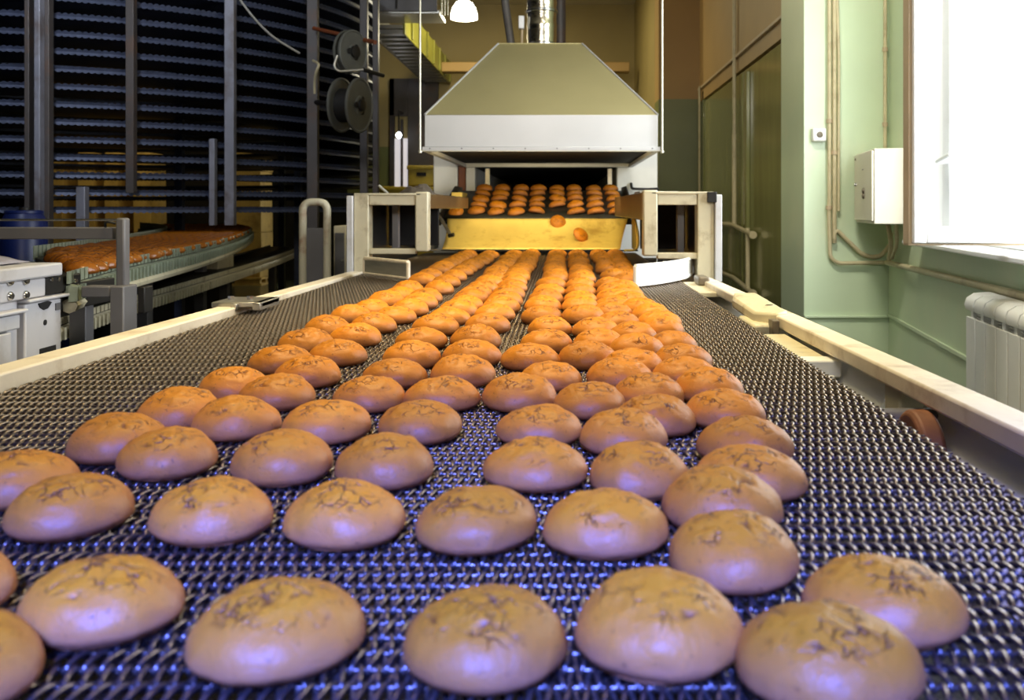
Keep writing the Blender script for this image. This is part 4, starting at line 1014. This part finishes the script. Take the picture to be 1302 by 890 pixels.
# ------------------------------------------------------------------ light
def area(name, loc, size, energy, color, target=None, sy=None, spread=None):
    l = bpy.data.lights.new(name, 'AREA'); l.energy = energy; l.color = color; l.size = size
    if sy: l.shape = 'RECTANGLE'; l.size_y = sy
    if spread: l.spread = R(spread)
    o = bpy.data.objects.new(name, l); col.objects.link(o); o.location = (loc[0], loc[1] * K, loc[2] + CZ)
    sy_ = lambda q: Vector((q[0], q[1] * K, q[2]))
    d = sy_(target) - sy_(loc) if target else Vector((0, 0, -1)); o.rotation_euler = d.to_track_quat('-Z', 'Y').to_euler()
    return o
area('ceiling_lamp_conveyor', (-.2, 1.55, 2.7), 1.4, 28, (1, .82, .46), None, .5, 66)
area('unseen_front_light', (-.3, -1.6, 1.9), 1.8, 14, (1, .94, .84), (-.2, 3.6, .25), .6, 60)  # unseen key light behind the camera, aimed at the hood
area('added_wall_fill', (.6, 2.2, 2.9), .9, 42, (1, .94, .80), (2.0, 3.6, -.2), .5, 110)  # extra light without a fixture, added to lighten the green walls
area('ceiling_lamp_walkway', (-.9, 7.6, 2.9), .8, 60, (1, .88, .52), None, .4)
area('ceiling_lamp_store', (-6.6, 9.0, 2.7), 2.4, 8, (1, .82, .45), (-6.6, 9.6, -.5), .4, 70)
area('added_spiral_fill', (-2.3, 1.6, 2.8), .8, 26, (.80, .88, 1), (-3.6, 4.6, 1.3), .4, 64)  # cool fill added to lift the dark spiral tower
area('added_chute_fill', (-.16, 3.42, .27), 1.0, 8, (1, .80, .42), (-.16, 3.85, -.12), .06)  # warm fill added under the hood to brighten the chute
pl_ = bpy.data.lights.new('pendant_bulb', 'POINT'); pl_.energy = 40; pl_.color = (1, .9, .62); pl_.shadow_soft_size = .15
o = bpy.data.objects.new('pendant_bulb', pl_); col.objects.link(o); p = at(590, 24, 6.8); o.location = (p.x, p.y * K, p.z + CZ - .2)
# daylight at the window opening
wc = wp(2.3, .8, -.3)
dl = area('window_daylight', wc, 1.8, 120, (.92, .97, 1), wc - WN, 1.8)
# blue spot added behind the camera to tint the near end of the belt
sp = bpy.data.lights.new('added_blue_spot', 'SPOT'); sp.energy = 4200; sp.color = (.06, .125, 1.0); sp.spot_size = R(35); sp.spot_blend = 1.0; sp.shadow_soft_size = .2
o = bpy.data.objects.new('added_blue_spot', sp); col.objects.link(o); a = Vector((-.1, -1.6, 1.6)); o.location = (a.x, a.y, a.z + CZ)
o.rotation_euler = (Vector((-.15, .12, BELT)) - a).to_track_quat('-Z', 'Y').to_euler()

w = bpy.data.worlds.new('World'); bpy.context.scene.world = w; w.use_nodes = True
bg = w.node_tree.nodes['Background']; bg.inputs['Color'].default_value = (.93, .97, 1, 1); bg.inputs['Strength'].default_value = 1.8

# ------------------------------------------------------------------ camera
cd = bpy.data.cameras.new('camera'); cam = bpy.data.objects.new('camera', cd); col.objects.link(cam)
cam.location = (0, 0, CZ); cam.rotation_euler = (R(90), 0, 0)
cd.sensor_width = 36; cd.lens = FL_PX / 1302 * 36
cd.shift_x = -(PX - 651) / 1302; cd.shift_y = -(445 - PY) / 1302
cd.clip_start = .02; cd.clip_end = 100
cd.dof.use_dof = True; cd.dof.focus_distance = 2.0; cd.dof.aperture_fstop = 8.0
sc = bpy.context.scene; sc.camera = cam
sc.view_settings.view_transform = 'Standard'; sc.view_settings.look = 'None'; sc.view_settings.gamma = 1; sc.view_settings.use_curve_mapping = False
sc.view_settings.exposure = 0
